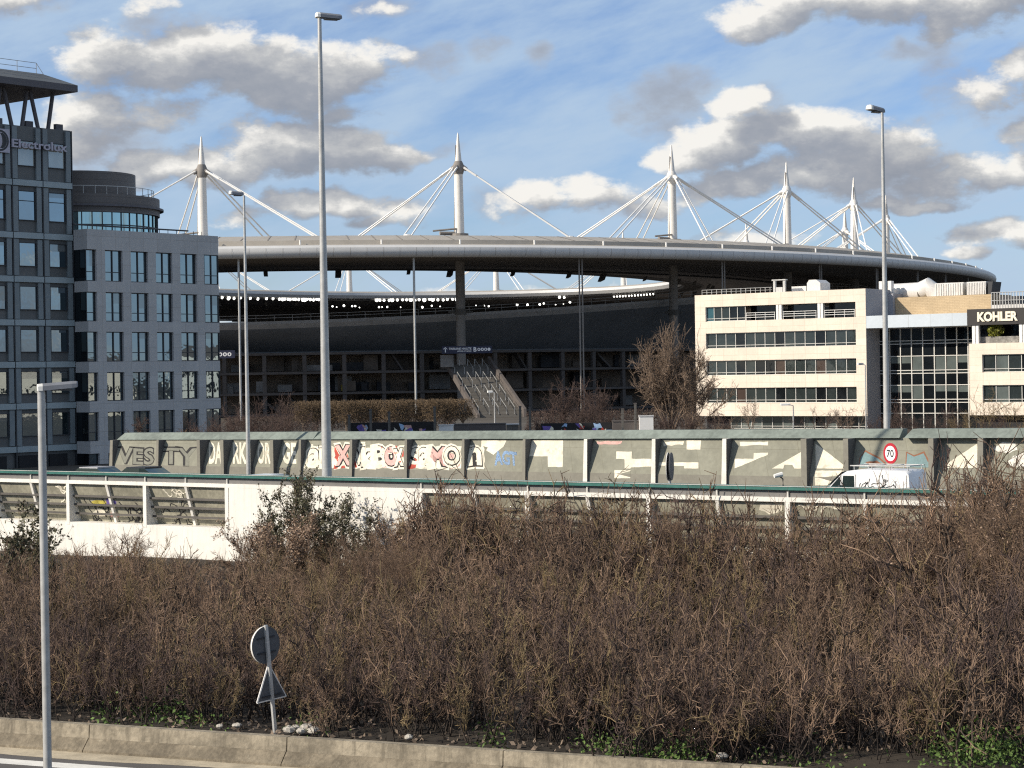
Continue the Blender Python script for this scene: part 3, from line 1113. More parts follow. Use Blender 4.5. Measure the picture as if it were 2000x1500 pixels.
    arc2 = [(ex + .35 * math.cos(q) - .12, -.036, ez + .64 * math.sin(q)) for q in np.linspace(1.2, -1.2, 9)]
    m.poly(arc + arc2)
    m.build('emblem_ring', M_frame, emb)
    return fr, c


TFR, TC = tower()


# ------------------------------------------------------------------ grey stone office beside the tower
def grey_office():
    o = Vector((TC.x, TC.y)) - TFR.i * 1.65
    fr = Frame(o, (.64, .768))
    t = thing('stone_office', 'grey stone office block with rows of tall windows and a round dark penthouse', 'office building', (fr.o.x, fr.o.y, 0), fr.rot)
    xl, xr = fr.x(172, 600), fr.x(428, 600)
    ztop = fr.z(172, 447)
    rows = [(489, 550), (571, 628), (648, 706), (727, 783), (804, 860)]
    zr = [(fr.z(224, b), fr.z(224, a_)) for a_, b in rows]
    zr.append((1.95, fr.z(224, 884)))
    wins = [(174, 190), (207, 241), (257, 290.5), (306, 338), (353.5, 385.5), (400, 428)]
    wx = [(fr.x(a_, 600), fr.x(b, 600)) for a_, b in wins]
    wx[0] = (xl + .0, wx[0][1])
    wx[-1] = (wx[-1][0], xr)
    D = 15.0
    m = MB()
    z_hi = ztop
    for (zb, zt) in zr:
        m.box(xl, xr, 0, D, zt, z_hi)
        z_hi = zb
    for (zb, zt) in zr:
        pr = xl
        for i, (a_, b) in enumerate(wx):
            if a_ > pr + .05:
                m.box(pr, a_, .001, 1.2, zb, zt)
            pr = b
        m.box(xl + 1.5, xr - .6, 1.3, D - .1, zb, zt)
    m.build('wall', M_gstone, t)
    for r, (zb, zt) in enumerate(zr):
        for i, (a_, b) in enumerate(wx):
            m = MB()
            y = .22 if i < 5 else .02
            fw = .07
            m.box(a_, a_ + fw, y, y + .12, zb, zt)
            m.box(b - fw, b, y, y + .12, zb, zt)
            m.box(a_ + fw, b - fw, y, y + .12, zt - fw, zt)
            m.box(a_ + fw, b - fw, y, y + .12, zb, zb + fw)
            zz = zb + (zt - zb) * .3
            if r < 5:
                m.box(a_ + fw, b - fw, y + .01, y + .11, zz - .03, zz + .03)
            if 0 < i:
                cx = (a_ + b) / 2
                m.box(cx - .05, cx + .05, y + .005, y + .115, zb + fw, zt - fw)
            w = m.build('window', M_frame, t)
            m = MB()
            m.quad((a_ + fw, y + .08, zb + fw), (b - fw, y + .08, zb + fw), (b - fw, y + .08, zt - fw), (a_ + fw, y + .08, zt - fw))
            if TR.random() < .35:
                q_ = zt - fw - (zt - zb) * TR.choice((.2, .35, .5, .68))
                xa_, xb_ = ((a_ + fw, (a_ + b) / 2), ((a_ + b) / 2, b - fw), (a_ + fw, b - fw))[TR.randrange(3)]
                m.quad((xa_, y + .077, q_), (xb_, y + .077, q_), (xb_, y + .077, zt - fw), (xa_, y + .077, zt - fw), 1)
            m.build('pane', [G_sky, G_haz], w)
        m = MB()   # dark glazing of the narrow left return
        m.box(xl, xl + .02, .25, 6.0, zb + .02, zt - .02)
        m.build('return_glazing', G_dark, t)
    # glazed corner bay at the far end
    m = MB()
    m.box(xr, xr + .02, .1, 5, zr[4][0], zr[0][1])
    m.build('corner_glazing', G_sky, t)
    # parapet rail
    m = MB()
    for k in range(14):
        x = xl + (xr - xl) * (k + .5) / 15
        m.tube([(x, .5, ztop), (x, .5, ztop + .35)], .03, 5)
    m.tube([(xl - 1, .5, ztop + .36), (xr - 3, .5, ztop + .36)], .07, 5)
    m.build('parapet_rail', M_frame, t)
    # round penthouse
    cx, cy = fr.hit(158, 430, 11.0)[0], 11.0
    q = fr.w(cx, cy, 0)
    edge = P(313, 420, 1.0)
    R = 8.6
    N = 48
    for it in range(30):      # grow the drum until its right-hand edge stands where the photograph has it
        tang = max((1000 + F * (p.x / p.y)) for p in [fr.w(cx + R * math.cos(s_), cy + R * math.sin(s_), 0) for s_ in np.linspace(0, 6.28, 120)])
        R += (313 + 5 - tang) / 22 * .6
    zq = lambda y_: EYE + (739.6 - y_) * (q.y - R * .7) / F
    z_win0, z_win1, z_step, z_top = ztop - .2, zq(415), zq(380), zq(331)

    def ring(m, r, z0, z1, cap=True):
        i = len(m.v)
        for k in range(N):
            an = 2 * math.pi * k / N
            m.v.append((cx + r * math.cos(an), cy + r * math.sin(an), z0))
            m.v.append((cx + r * math.cos(an), cy + r * math.sin(an), z1))
        for k in range(N):
            j = (k + 1) % N
            m.f.append((i + 2 * k, i + 2 * j, i + 2 * j + 1, i + 2 * k + 1))
            m.m.append(0)
        if cap:
            m.f.append(tuple(i + 2 * k + 1 for k in range(N)))
            m.m.append(0)
    m = MB()
    ring(m, R - .25, z_win0, z_win1, False)
    dg = m.build('drum_glazing', G_drum, t, smooth=True)
    m = MB()
    for k in range(N):
        an = 2 * math.pi * k / N
        m.tube([(cx + (R - .22) * math.cos(an), cy + (R - .22) * math.sin(an), z_win0), (cx + (R - .22) * math.cos(an), cy + (R - .22) * math.sin(an), z_win1)], .05, 4)
    for zz in (z_win0 + (z_win1 - z_win0) * .5, z_win0 + .5):
        ring(m, R - .19, zz - .05, zz + .05, False)
    m.build('glazing_bar', M_frame, dg)
    m = MB()
    ring(m, R, z_win1, z_step)
    m.build('drum_wall', M_drum, t, smooth=True)
    m = MB()
    ring(m, R + .35, zq(404), zq(400))
    m.build('drum_ledge', M_canopy, t)
    m = MB()
    ring(m, R - 2.1, z_step, z_top)
    m.build('drum_top', M_drum, t, smooth=True)
    m = MB()
    for k in range(40):
        an = 2 * math.pi * k / 40
        m.tube([(cx + (R - .5) * math.cos(an), cy + (R - .5) * math.sin(an), z_step), (cx + (R - .5) * math.cos(an), cy + (R - .5) * math.sin(an), z_step + .75)], .03, 4)
    ring(m, R - .5, z_step + .7, z_step + .76, False)
    m.build('drum_railing', M_galv, t)


grey_office()


# ------------------------------------------------------------------ cream office, right
def cream_office():
    c = P(1692, 680, 226)
    fr = Frame((c.x, c.y), (.807, -.59))
    t = thing('cream_office', 'low cream stone office building with ribbon windows and a glazed link, at the right', 'office building', (c.x, c.y, 0), fr.rot)
    x = lambda p, y=0.0: fr.x(p, 690, y)
    z = lambda q, p=1380, y=0.0: fr.z(p, q, y)
    xl, xr = x(1358.5), 0.0
    ztop = z(577, 1360)
    rows = [(600, 628.5), (651.5, 681.5), (705, 734), (758, 787.5)]
    zr = [(z(b), z(a_)) for a_, b in rows]
    zg = z(812.5, 1375)
    ol, orr = x(1379), x(1672)
    D = 14.0
    m = MB()
    hi = ztop
    for zb, zt in zr:
        m.box(xl, xr, 0, D, zt, hi)
        m.box(xl, ol, .001, D, zb, zt)
        m.box(orr, xr, .001, D, zb, zt)
        hi = zb
    m.box(xl, xr, 0, D, zg, hi)
    m.build('wall', M_cream, t)
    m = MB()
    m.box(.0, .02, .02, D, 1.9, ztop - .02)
    m.build('side_wall', M_grey_shade, t)  # cream side wall, its shade put into a grey colour
    m = MB()
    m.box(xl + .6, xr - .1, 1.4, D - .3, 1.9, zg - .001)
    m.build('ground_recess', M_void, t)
    rr = random.Random(3)

    def ribbon(xa, xb, zb, zt, n, y, mats, transom=.19, sub='pane'):
        m = MB()
        w = .07
        for k in range(n + 1):
            xx = xa + (xb - xa) * k / n
            m.box(xx - w / 2, xx + w / 2, y, y + .12, zb, zt)
        m.box(xa, xb, y + .004, y + .116, zb, zb + .07)
        m.box(xa, xb, y + .004, y + .116, zt - .07, zt)
        if transom:
            zz = zb + (zt - zb) * transom
            m.box(xa, xb, y + .004, y + .116, zz - .03, zz + .03)
        wd = m.build('window', M_mull, t)
        m = MB()
        gm = [G_dark, G_mid, G_blind, G_teal, G_brown]
        for k in range(n):
            x0, x1 = xa + (xb - xa) * k / n, xa + (xb - xa) * (k + 1) / n
            c_ = mats[k % len(mats)] if mats else rr.choice((0, 1, 1, 0, 2))
            m.quad((x0, y + .09, zb), (x1, y + .09, zb), (x1, y + .09, zt), (x0, y + .09, zt), c_)
        m.build(sub, gm, wd)
    ribbon(ol, orr, *zr[1], 15, .22, [1, 1, 1, 0, 1, 1, 1, 0, 1, 1, 1, 0, 1, 1, 1])
    ribbon(ol, orr, *zr[2], 15, .22, [1, 1, 1, 0, 1, 0, 0, 4, 1, 1, 1, 4, 1, 1, 1])
    ribbon(ol, orr, *zr[3], 15, .22, [1, 1, 1, 4, 1, 1, 1, 0, 1, 1, 1, 0, 1, 0, 1])
    ribbon(ol, x(1455), *zr[0], 5, .22, [3, 1, 1, 0, 0])
    for a_, b in ((1455, 1516), (1527, 1597), (1608, 1672)):
        m = MB()
        m.box(x(a_), x(b), 1.6, 1.7, *zr[0])
        m.box(x(a_), x(b), .3, 1.6, zr[0][0] + .001, zr[0][0] + .02)
        m.build('loggia_back', G_dark, t)
        m = MB()
        for q in (.35, .62, .88):
            m.tube([(x(a_) + .15, .12, zr[0][0] + q), (x(b) - .15, .12, zr[0][0] + q)], .035, 5)
        for q in range(4):
            xx = x(a_) + .2 + (x(b) - x(a_) - .4) * q / 3
            m.tube([(xx, .12, zr[0][0]), (xx, .12, zr[0][0] + .9)], .03, 5)
        m.build('loggia_railing', M_wsh, t)
    for a_, b in ((1516.5, 1521), (1522.5, 1527), (1597.5, 1602), (1603.5, 1608)):
        m = MB()
        m.box(x(a_), x(b), .06, .5, zr[0][0] + .002, zr[0][1] - .002)
        m.build('loggia_pillar', M_wsh, t)
    ribbon(x(1416), x(1688), 1.95, zg - .003, 13, 1.2, None, .2)
    # roof rail, antenna frames, ducts
    m = MB()
    for k in range(15):
        xx = x(1368 + k * 9.5)
        m.tube([(xx, .6, ztop), (xx, .6, ztop + .62)], .03, 4)
    m.tube([(x(1368), .6, ztop + .62), (x(1505), .6, ztop + .62)], .03, 4)
    m.tube([(x(1368), .6, ztop + .32), (x(1505), .6, ztop + .32)], .022, 4)
    m.build('roof_railing', M_galv, t)
    m = MB()
    for a_, b in ((1512, 1516), (1531, 1535)):
        m.box(x(a_, 3), x(b, 3), 3, 3.3, ztop, ztop + 1.5)
    m.box(x(1510, 3), x(1537, 3), 2.9, 3.4, ztop + 1.5, ztop + 1.62)
    m.box(x(1517, 3), x(1530, 3), 3.0, 3.3, ztop, ztop + .7)
    m.build('roof_frame', M_galv, t)
    m = MB()
    m.box(x(1548, 5), x(1576, 5), 5, 7, ztop, ztop + .8)
    m.prism([(x(1578, 5), 5, ztop), (x(1604, 5), 5, ztop), (x(1604, 5), 5, ztop + 1.1), (x(1596, 5), 5, ztop + 1.5), (x(1582, 5), 5, ztop + 1.5), (x(1578, 5), 5, ztop + 1.1)], (0, 2.5, 0))
    m.build('roof_unit', M_hvac, t)
    # glazed link
    yc = 3.4
    mx = [x(p, yc) for p in (1716, 1738, 1759, 1780.5, 1802.5, 1825, 1847, 1869, 1891, 1912)]
    hz = [z(q, 1805, yc) for q in (640, 665, 671, 695, 723, 729, 752, 780, 786, 807)]
    zb, zt = 1.9, z(636, 1805, yc)
    m = MB()
    for xx in mx:
        m.box(xx - .055, xx + .055, yc - .06, yc + .1, zb, zt)
    for zz in hz:
        m.box(mx[0], mx[-1], yc - .05, yc + .09, zz - .045, zz + .045)
    cw = m.build('curtain_wall', M_mull, t)
    m = MB()
    lv = [zt] + hz[1:] + [zb]
    for i in range(len(lv) - 1):
        for k in range(len(mx) - 1):
            m.quad((mx[k], yc + .05, lv[i + 1]), (mx[k + 1], yc + .05, lv[i + 1]), (mx[k + 1], yc + .05, lv[i]), (mx[k], yc + .05, lv[i]),
                   0 if k in (0, 4) else (1 if i in (1, 4) else 0))
            if i in (3, 6) and k not in (0, 4) and k < 8:
                f_ = rr.choice((.45, .5, .35, .95))
                m.quad((mx[k] + .1, yc + .045, lv[i] - (lv[i] - lv[i + 1]) * f_), (mx[k + 1] - .1, yc + .045, lv[i] - (lv[i] - lv[i + 1]) * f_),
                       (mx[k + 1] - .1, yc + .045, lv[i] - .06), (mx[k] + .1, yc + .045, lv[i] - .06), 2)
    m.build('pane', [G_dark, G_mid, G_blind], cw)
    m = MB()
    z0s, z1s = z(638.5, 1790), z(614, 1790)
    m.box(.03, x(1891), -.02, 12, z0s, z1s)
    m.build('spandrel_band', M_spand, t)
    m = MB()
    m.box(x(1750, 6), x(1937, 6), 6, 12, z1s + .002, z(578, 1840, 6))
    m.build('brick_penthouse', M_brick, t)
    m = MB()
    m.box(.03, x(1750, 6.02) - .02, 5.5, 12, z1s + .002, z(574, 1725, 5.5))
    m.build('stair_core', M_grey_shade, t)
    # right-hand wing
    wl, wr = x(1892.5), x(1893) + 24
    k0, k1 = z(634, 1945), z(602.5, 1945)
    za = z(670, 1945)
    wrows = [(692, 727), (752, 786.5)]
    wz = [(z(b, 1945), z(a_, 1945)) for a_, b in wrows]
    wo = x(1918)
    m = MB()
    hi = za
    for zb_, zt_ in wz:
        m.box(wl, wr, 0, D, zt_, hi)
        m.box(wl, wo, .001, D, zb_, zt_)
        hi = zb_
    m.box(wl, wr, 0, D, z(811, 1945), hi)
    m.box(wl, wr, 2.6, D, za + .001, k0 - .001)
    m.build('wing_wall', M_cream, t)
    for zb_, zt_ in wz:
        ribbon(wo, wr - .5, zb_, zt_, 15, .22, [1, 2, 1, 0, 1, 1, 2])
    m = MB()
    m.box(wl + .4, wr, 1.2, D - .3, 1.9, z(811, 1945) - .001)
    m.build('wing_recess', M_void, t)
    m = MB()
    m.box(wl + .2, wr, 2.5, 2.58, za + .002, k0 - .002)
    m.build('terrace_back', G_dark, t)
    m = MB()
    m.box(x(1890.5), wr, -.1, D, k0, k1)
    band = m.build('fascia_band', M_black, t)
    letters('name_letters', 'KOHLER', fr.x(1909, 617, -.16), fr.x(1988, 617, -.16), z(627.5, 1945, -.16), z(608.5, 1945, -.16), -.10, .12, M_letter, band, .045)
    for p0, p1 in ((1899, 1904.5), (1906, 1911.5), (1991, 1996.5), (1998, 2003)):
        m = MB()
        m.box(x(p0), x(p1), .03, .5, za + .002, k0 - .002)
        m.build('terrace_pillar', M_wsh, t)
    m = MB()
    m.box(x(1915, .8), x(1990, .8), .8, 1.5, za + .002, z(657, 1950, .8))
    m.build('planter', mat('planter_stone', (.25, .24, .22), .9, .4, 2, 6, bump=.4), t)
    # roof plant
    zr_ = z(578, 1840, 6)
    zR = z1s
    pl = []
    m = MB()
    m.tube([(x(1742, 9), 9, zr_ + .7), (x(1800, 9), 9, zr_ + .75)], 1.05, 14)
    m.build('round_duct', M_hvac, t, smooth=True)
    m = MB()
    m.tube([(x(1800, 9), 9, zr_ + .75), (x(1815, 9), 9, zr_ + 1.2), (x(1825, 9), 9, zr_ + .7), (x(1835, 9), 9, zr_ - .2)], [1.05, 1.1, 1.0, .9], 14)
    m.build('duct_bend', M_hvac, t, smooth=True)
    for a_, b in ((1828, 1884), (1890, 1928)):
        m = MB()
        xa, xb = x(a_, 8), x(b, 8)
        m.prism([(xa, 8, zr_ + .002), (xb - .3, 8, zr_ + .002), (xb, 8, zr_ + 1.55), (xa, 8, zr_ + 1.55)], (0, 3, 0))
        n = 12
        for k in range(n):
            xx = xa + (xb - xa) * (k + .5) / n
            m.box(xx - .05, xx + .05, 7.93, 7.999, zr_ + .1, zr_ + 1.45)
        m.build('plant_box', M_hvac, t)
    m = MB()
    m.prism([(x(1930, 8.2), 8.2, zr_ + .002), (x(1937, 8.2), 8.2, zr_ + .002), (x(1941, 8.2), 8.2, zr_ + 1.5), (x(1931.5, 8.2), 8.2, zr_ + 1.5)], (0, 2.5, 0))
    m.build('plant_hood', M_frame, t)
    m = MB()
    m.box(x(1716, 6.5), x(1747, 6.5), 6.5, 8.5, z(574, 1725, 5.5), z(574, 1725, 5.5) + .5)
    for k in range(3):
        m.box(x(1720 + k * 9, 6.4), x(1726 + k * 9, 6.4), 6.2, 6.9, z(574, 1725, 5.5) + .1, z(574, 1725, 5.5) + 1.5)
    m.build('roof_unit', M_hvac, t)
    # open railing terrace at far right
    m = MB()
    zk = k1 + .02
    for k in range(16):
        xx = x(1938 + k * 5.5, 5)
        m.tube([(xx, 5, zk), (xx, 5, zk + 1.9)], .05, 4)
    for q in (1.0, 1.9):
        m.tube([(x(1938, 5), 5, zk + q), (x(2030, 5), 5, zk + q)], .05, 4)
    m.build('terrace_railing', M_galv, t)
    m = MB()
    m.box(x(1950, 6), x(1990, 6), 6.5, 9, zk, zk + 1.5)
    m.build('plant_screen', M_frame, t)
    m = MB()
    m.box(x(1938, 5.6), x(2040, 5.6), 5.6, 5.8, zk, zk + .55)
    m.build('low_screen', M_hvac, t)
    return fr, za, z(657, 1950, .8)


CFR, C_za, C_zp = cream_office()


# ------------------------------------------------------------------ what the left-hand windows mirror
def mirrored_block(label, X, Y, w, d, h, m):
    t = thing('pale_building', label, 'building', (X, Y, 1.9), math.radians(90), 'buildings mirrored in the tower windows')
    mb = MB()
    mb.box(-w / 2, w / 2, 0, d, 0, h)
    mb.build('wall', m, t)
    for f_ in range(int(h // 3.2)):
        mb = MB()
        for k in range(int(w // 3)):
            x = -w / 2 + 1.2 + k * 3.0
            mb.box(x, x + 1.5, -.03, .05, f_ * 3.2 + 1.0, f_ * 3.2 + 2.5)
            mb.box(x, x + 1.5, d - .05, d + .03, f_ * 3.2 + 1.0, f_ * 3.2 + 2.5)
        mb.build('window', G_dark, t)
    mb = MB()
    mb.prism([(-w / 2 - .3, -.3, h + .002), (-w / 2 - .3, d + .3, h + .002), (-w / 2 - .3, d / 2, h + 2.2)], (w + .6, 0, 0))
    mb.build('roof', M_slab, t)


mirrored_block('pale building mirrored in the lowest glazed rows of the left tower', 215, 150, 34, 12, 9.5, M_cream)
mirrored_block('white building mirrored in the lower right windows of the stone office', 235, 190, 30, 12, 11.5, M_white)
mirrored_block('buff building mirrored low at the left edge of the tower', 205, 112, 30, 12, 8.0, M_brick)


# ------------------------------------------------------------------ stadium
def stadium():
    obs = [(-53.6, 349), (-8.8, 350), (30.5, 374), (56.7, 408), (76.6, 444), (92.4, 490), (89.3, 532), (68.3, 577), (34, 600)]
    Cx, Cy = -29.0, 480.0
    ring = np.array(obs + [(2 * Cx - a_, 2 * Cy - b) for a_, b in obs])
    k = np.arange(18)
    th = 2 * np.pi * k / 18
    A = np.stack([np.cos(th), np.sin(th), np.cos(3 * th), np.sin(3 * th)], 1)
    cx_, *_ = np.linalg.lstsq(A, ring[:, 0] - Cx, rcond=None)
    cy_, *_ = np.linalg.lstsq(A, ring[:, 1] - Cy, rcond=None)

    def pt(s_, off=0.0):
        B = np.array([np.cos(s_), np.sin(s_), np.cos(3 * s_), np.sin(3 * s_)])
        D = np.array([-np.sin(s_), np.cos(s_), -3 * np.sin(3 * s_), 3 * np.cos(3 * s_)])
        p = np.array([Cx + cx_ @ B, Cy + cy_ @ B])
        d = np.array([cx_ @ D, cy_ @ D])
        d /= np.hypot(*d)
        return p + np.array([d[1], -d[0]]) * off, d

    t = thing('stadium', 'huge oval stadium under a flat disc roof hung from white needle masts', 'stadium', (Cx, Cy, 1.9))
    N = 180
    SS = [2 * math.pi * i / N for i in range(N)]
    base = [pt(s_) for s_ in SS]

    def strip(prof, m, mb=None, zf=None):
        """turn a section (offset, height) round the oval; returns an MB"""
        mb = mb or MB()
        i0 = len(mb.v)
        n = len(prof)
        for i in range(N):
            p, d = base[i]
            nx, ny = d[1], -d[0]
            for (o_, z_) in prof:
                zz = z_(SS[i]) if callable(z_) else z_
                mb.v.append((p[0] + nx * o_, p[1] + ny * o_, EYE + zz))
        for i in range(N):
            j = (i + 1) % N
            for q in range(n - 1):
                mb.f.append((i0 + i * n + q, i0 + j * n + q, i0 + j * n + q + 1, i0 + i * n + q + 1))
                mb.m.append(m)
        return mb
    RO = 26.5
    # roof top, fascia, underside
    top = strip([(RO - .6, 21.0), (RO - 1.6, 21.15), (RO - 3.0, 21.3), (RO - 3.2, 22.0), (RO - 10, 23.2), (0, 24.3), (-20, 24.3), (-49, 23.3), (-50, 22.9)], 0)
    roof = top.build('roof', M_rooft, t, smooth=True, local=False)
    mb = strip([(RO - .9, 19.0), (RO - .3, 19.15), (RO + .1, 19.6), (RO + .2, 20.1), (RO + .05, 20.6), (RO - .6, 21.0)], 0)
    mb.build('fascia', M_roofw, roof, smooth=True, local=False)
    mb = strip([(-50, 22.9), (-50.2, 22.2), (-49.5, 21.4), (-46, 20.9)], 0)
    mb.build('inner_edge', M_roofw, roof, smooth=True, local=False)
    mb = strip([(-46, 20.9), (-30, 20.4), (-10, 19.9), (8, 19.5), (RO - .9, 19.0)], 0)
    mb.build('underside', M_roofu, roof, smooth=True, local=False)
    # fascia joints: thin raised seams, and small drains over the gutter
    mb = MB()
    for i in range(0, 360):
        s_ = 2 * math.pi * i / 360
        p, d = pt(s_)
        nx, ny = d[1], -d[0]
        q = lambda o_, z_: Vector((p[0] + nx * o_, p[1] + ny * o_, EYE + z_))
        prof = [(RO - .28, 19.14), (RO + .13, 19.6), (RO + .23, 20.1), (RO + .08, 20.6)]
        for (a_, b) in zip(prof, prof[1:]):
            e = Vector((d[0], d[1], 0)) * .018
            mb.quad(q(*a_) - e, q(*a_) + e, q(*b) + e, q(*b) - e)
    mb.build('fascia_seam', M_pillar, roof, local=False)
    mb = MB()
    for i in range(0, 72):
        s_ = 2 * math.pi * (i + .4) / 72
        p, d = pt(s_, RO - 2.6)
        if p[1] > 520:
            continue
        mb = MB()
        mb.tube([(p[0], p[1], EYE + 21.2), (p[0], p[1], EYE + 22.0)], .16, 6)
        mb.build('roof_vent', M_wsh, roof, local=False)
    mb = MB()       # radial roof seams
    for i in range(0, 216):
        s_ = 2 * math.pi * i / 216
        p, d = pt(s_)
        nx, ny = d[1], -d[0]
        e = Vector((d[0], d[1], 0)) * .09
        prof = [(RO - 3.25, 22.03), (RO - 10, 23.24), (0, 24.34)]
        for (a_, b) in zip(prof, prof[1:]):
            A_ = Vector((p[0] + nx * a_[0], p[1] + ny * a_[0], EYE + a_[1] + .02))
            B_ = Vector((p[0] + nx * b[0], p[1] + ny * b[0], EYE + b[1] + .02))
            mb.quad(A_ - e, A_ + e, B_ + e, B_ - e)
    mb.build('roof_seam', M_pillar, roof, local=False)
    # ribs under the roof near its inner edge: lighting gantry
    mb = strip([(-43, 20.75), (-43.4, 20.5), (-43.8, 20.75)], 0)
    strip([(-47.5, 21.0), (-48.1, 20.75), (-48.5, 21.0)], 0, mb)
    strip([(-20, 19.6), (-20.6, 19.3), (-21.2, 19.6)], 0, mb)
    for i in range(0, 144):
        s_ = 2 * math.pi * i / 144
        a_, b = pt(s_, -48.2)[0], pt(s_, -43.5)[0]
        mb.tube([(a_[0], a_[1], EYE + 20.9), (b[0], b[1], EYE + 20.6)], .10, 4)
    mb.build('lighting_gantry', M_rail, roof, local=False)
    for i in range(40):     # loudspeaker clusters
        s_ = 2 * math.pi * (i + .3) / 40
        p, d = pt(s_, -41)
        n_ = Vector((d[1], -d[0], 0))
        e = Vector((d[0], d[1], 0))
        k_ = (.55, .8, .45, .7, .5)[i % 5]
        c = Vector((p[0], p[1], EYE + 20.4 - .5 * k_)) + e * (i * 37 % 11 - 5) * .5
        mb = MB()
        u, v, w = e * .7 * k_, (n_ * .7 + Vector((0, 0, .25))) * k_, (Vector((0, 0, 1.0)) + n_ * .5) * k_
        mb.hexa([c - u - v - w, c + u - v - w, c + u + v - w, c - u + v - w, c - u - v + w, c + u - v + w, c + u + v + w, c - u + v + w])
        mb.build('loudspeaker', M_rail, t, local=False)
    # masts
    for i in range(18):
        bx, by = ring[i]
        s_ = 2 * math.pi * i / 18
        _, d = pt(s_)
        n_ = Vector((d[1], -d[0], 0))
        e = Vector((d[0], d[1], 0))
        z0 = EYE + 24.0
        mb = MB()
        mb.tube([(bx, by, z0 - .5), (bx, by, z0 + 1), (bx, by, z0 + 11.2)], [.92, .88, .74], 20)
        mast = mb.build('mast', M_mast, t, smooth=True, local=False)
        mb = MB()
        mb.tube([(bx, by, z0 + 13.0), (bx, by, z0 + 14), (bx, by, z0 + 17.9), (bx, by, z0 + 18.2)], [.60, .52, .14, .04], 14)
        mb.build('spire', M_mast, mast, smooth=True, local=False)
        mb = MB()
        mb.tube([(bx, by, z0 + 10.9), (bx, by, z0 + 11.3), (bx, by, z0 + 12.6), (bx, by, z0 + 13.2)], [.80, .95, .92, .66], 14)
        anchors = [(22, 8), (-22, 7), (9, -20), (-9, -20)] + ([(0, 10)] if i == 2 else [])
        if i == 1:
            anchors = [(16.5, 11), (-13, 12), (-16, -10)]
        for ta, na in anchors:
            q = (e * ta + n_ * na).normalized()
            c = Vector((bx, by, z0 + 12.2))
            mb.tube([c + q * .5, c + q * 1.5 + Vector((0, 0, -.5))], [.55, .34], 8)
        mb.build('cable_head', M_pillar if i in (0, 1) else M_mast, mast, smooth=True, local=False)
        for ta, na in anchors:
            end = Vector((bx, by, 0)) + e * ta + n_ * na
            end.z = EYE + (23.2 if na > 0 else 24.2)
            side = Vector((-(e * ta + n_ * na).y, (e * ta + n_ * na).x, 0)).normalized()
            mb = MB()
            for sgn in (-1, 1):
                st = Vector((bx, by, z0 + 12.0)) + (e * ta + n_ * na).normalized() * 1.1 + side * .34 * sgn
                en = end + side * .75 * sgn
                mb.tube([st, st.lerp(en, .12)], .19, 6)
                mb.tube([st.lerp(en, .12), en], .135, 6)
            mb.tube([end + Vector((0, 0, -.8)), end + Vector((0, 0, .25))], [1.3, .6], 8)
            mb.build('cable', M_cable, mast, local=False)
        mb = MB()       # ladder and ring platform at the foot
        a_ = -e * .95
        mb.tube([Vector((bx, by, z0)) + a_, Vector((bx, by, z0 + 16)) + a_ * .45], .10, 4)
        mb.tube([Vector((bx, by, z0 + .1)), Vector((bx, by, z0 + .5))], 1.6, 14)
        mb.tube([Vector((bx, by, z0 + .55)) - e * 3.6, Vector((bx, by, z0 + .55)) - e * .6], .32, 8)
        mb.tube([Vector((bx, by, z0 + .9)) + n_ * .5 - e * 5.0, Vector((bx, by, z0 + 1.4)) + n_ * .5], .16, 4)
        mb.build('mast_ladder', M_pillar, mast, local=False)
        # pillar standing below each mast
        mb = MB()
        mb.tube([(bx, by, 1.9), (bx, by, EYE + 19.65)], .82, 18)
        pil = mb.build('pillar', M_pillar, t, smooth=True, local=False)
        mb = MB()
        zc = EYE + 10.8
        mb.tube([(bx, by, zc - .5), (bx, by, zc + .5)], 1.05, 14)
        mb.tube([Vector((bx, by, zc)) - e * 2.2, Vector((bx, by, zc)) + e * 2.2], .22, 6)
        mb.build('collar', M_rail, pil, local=False)
    # tie rods at the rim

    def s_for_px(px, off, front=True):
        best = None
        for i in range(1440):
            s_ = 2 * math.pi * i / 1440
            p, d = pt(s_, off)
            vis = (d[1] * p[0] - d[0] * p[1]) < 0
            if vis != front:
                continue
            e = abs(1000 + F * p[0] / p[1] - px)
            if best is None or e < best[0]:
                best = (e, s_)
        return best[1]
    for px, dbl in ((472, 0), (810, 0), (1140, 1), (1417, 1), (1604, 1), (1716, 1), (1795, 1), (1850, 1), (1893, 1), (180, 0)):
        s_ = s_for_px(px, RO - 2.5)
        p, d = pt(s_, RO - 2.5)
        mb = MB()
        for q in ((-.28, .28) if dbl else (0,)):
            mb.tube([(p[0] + d[0] * q, p[1] + d[1] * q, 1.9), (p[0] + d[0] * q, p[1] + d[1] * q, EYE + 19.15)], .13 if dbl else .19, 8)
        mb.build('tie_rod', M_pillar if dbl else M_galv, t, local=False)
    # upper tier: an undulating shell leaning in towards its foot, seats inside
    c0 = 2 * math.pi * 0.5 / 18

    def zrim(s_):
        return 13.5 - 4.0 * math.cos(2 * (s_ + .05))
    mb = strip([(-2.0, lambda s_: zrim(s_) - 1.3), (-2.6, lambda s_: zrim(s_) - 2.0), (-9.5, 4.35), (-9.5, 3.9)], 0)
    mb.build('upper_tier_shell', M_shell, t, smooth=True, local=False)
    mb = strip([(-3.0, zrim), (-1.5, zrim), (-1.4, lambda s_: zrim(s_) - .5), (-2.0, lambda s_: zrim(s_) - 1.3)], 0)
    strip([(-3.0, zrim), (-3.0, lambda s_: zrim(s_) - .3)], 0, mb)
    mb.build('upper_tier_rim', M_shell2, t, smooth=True, local=False)
    prof = []
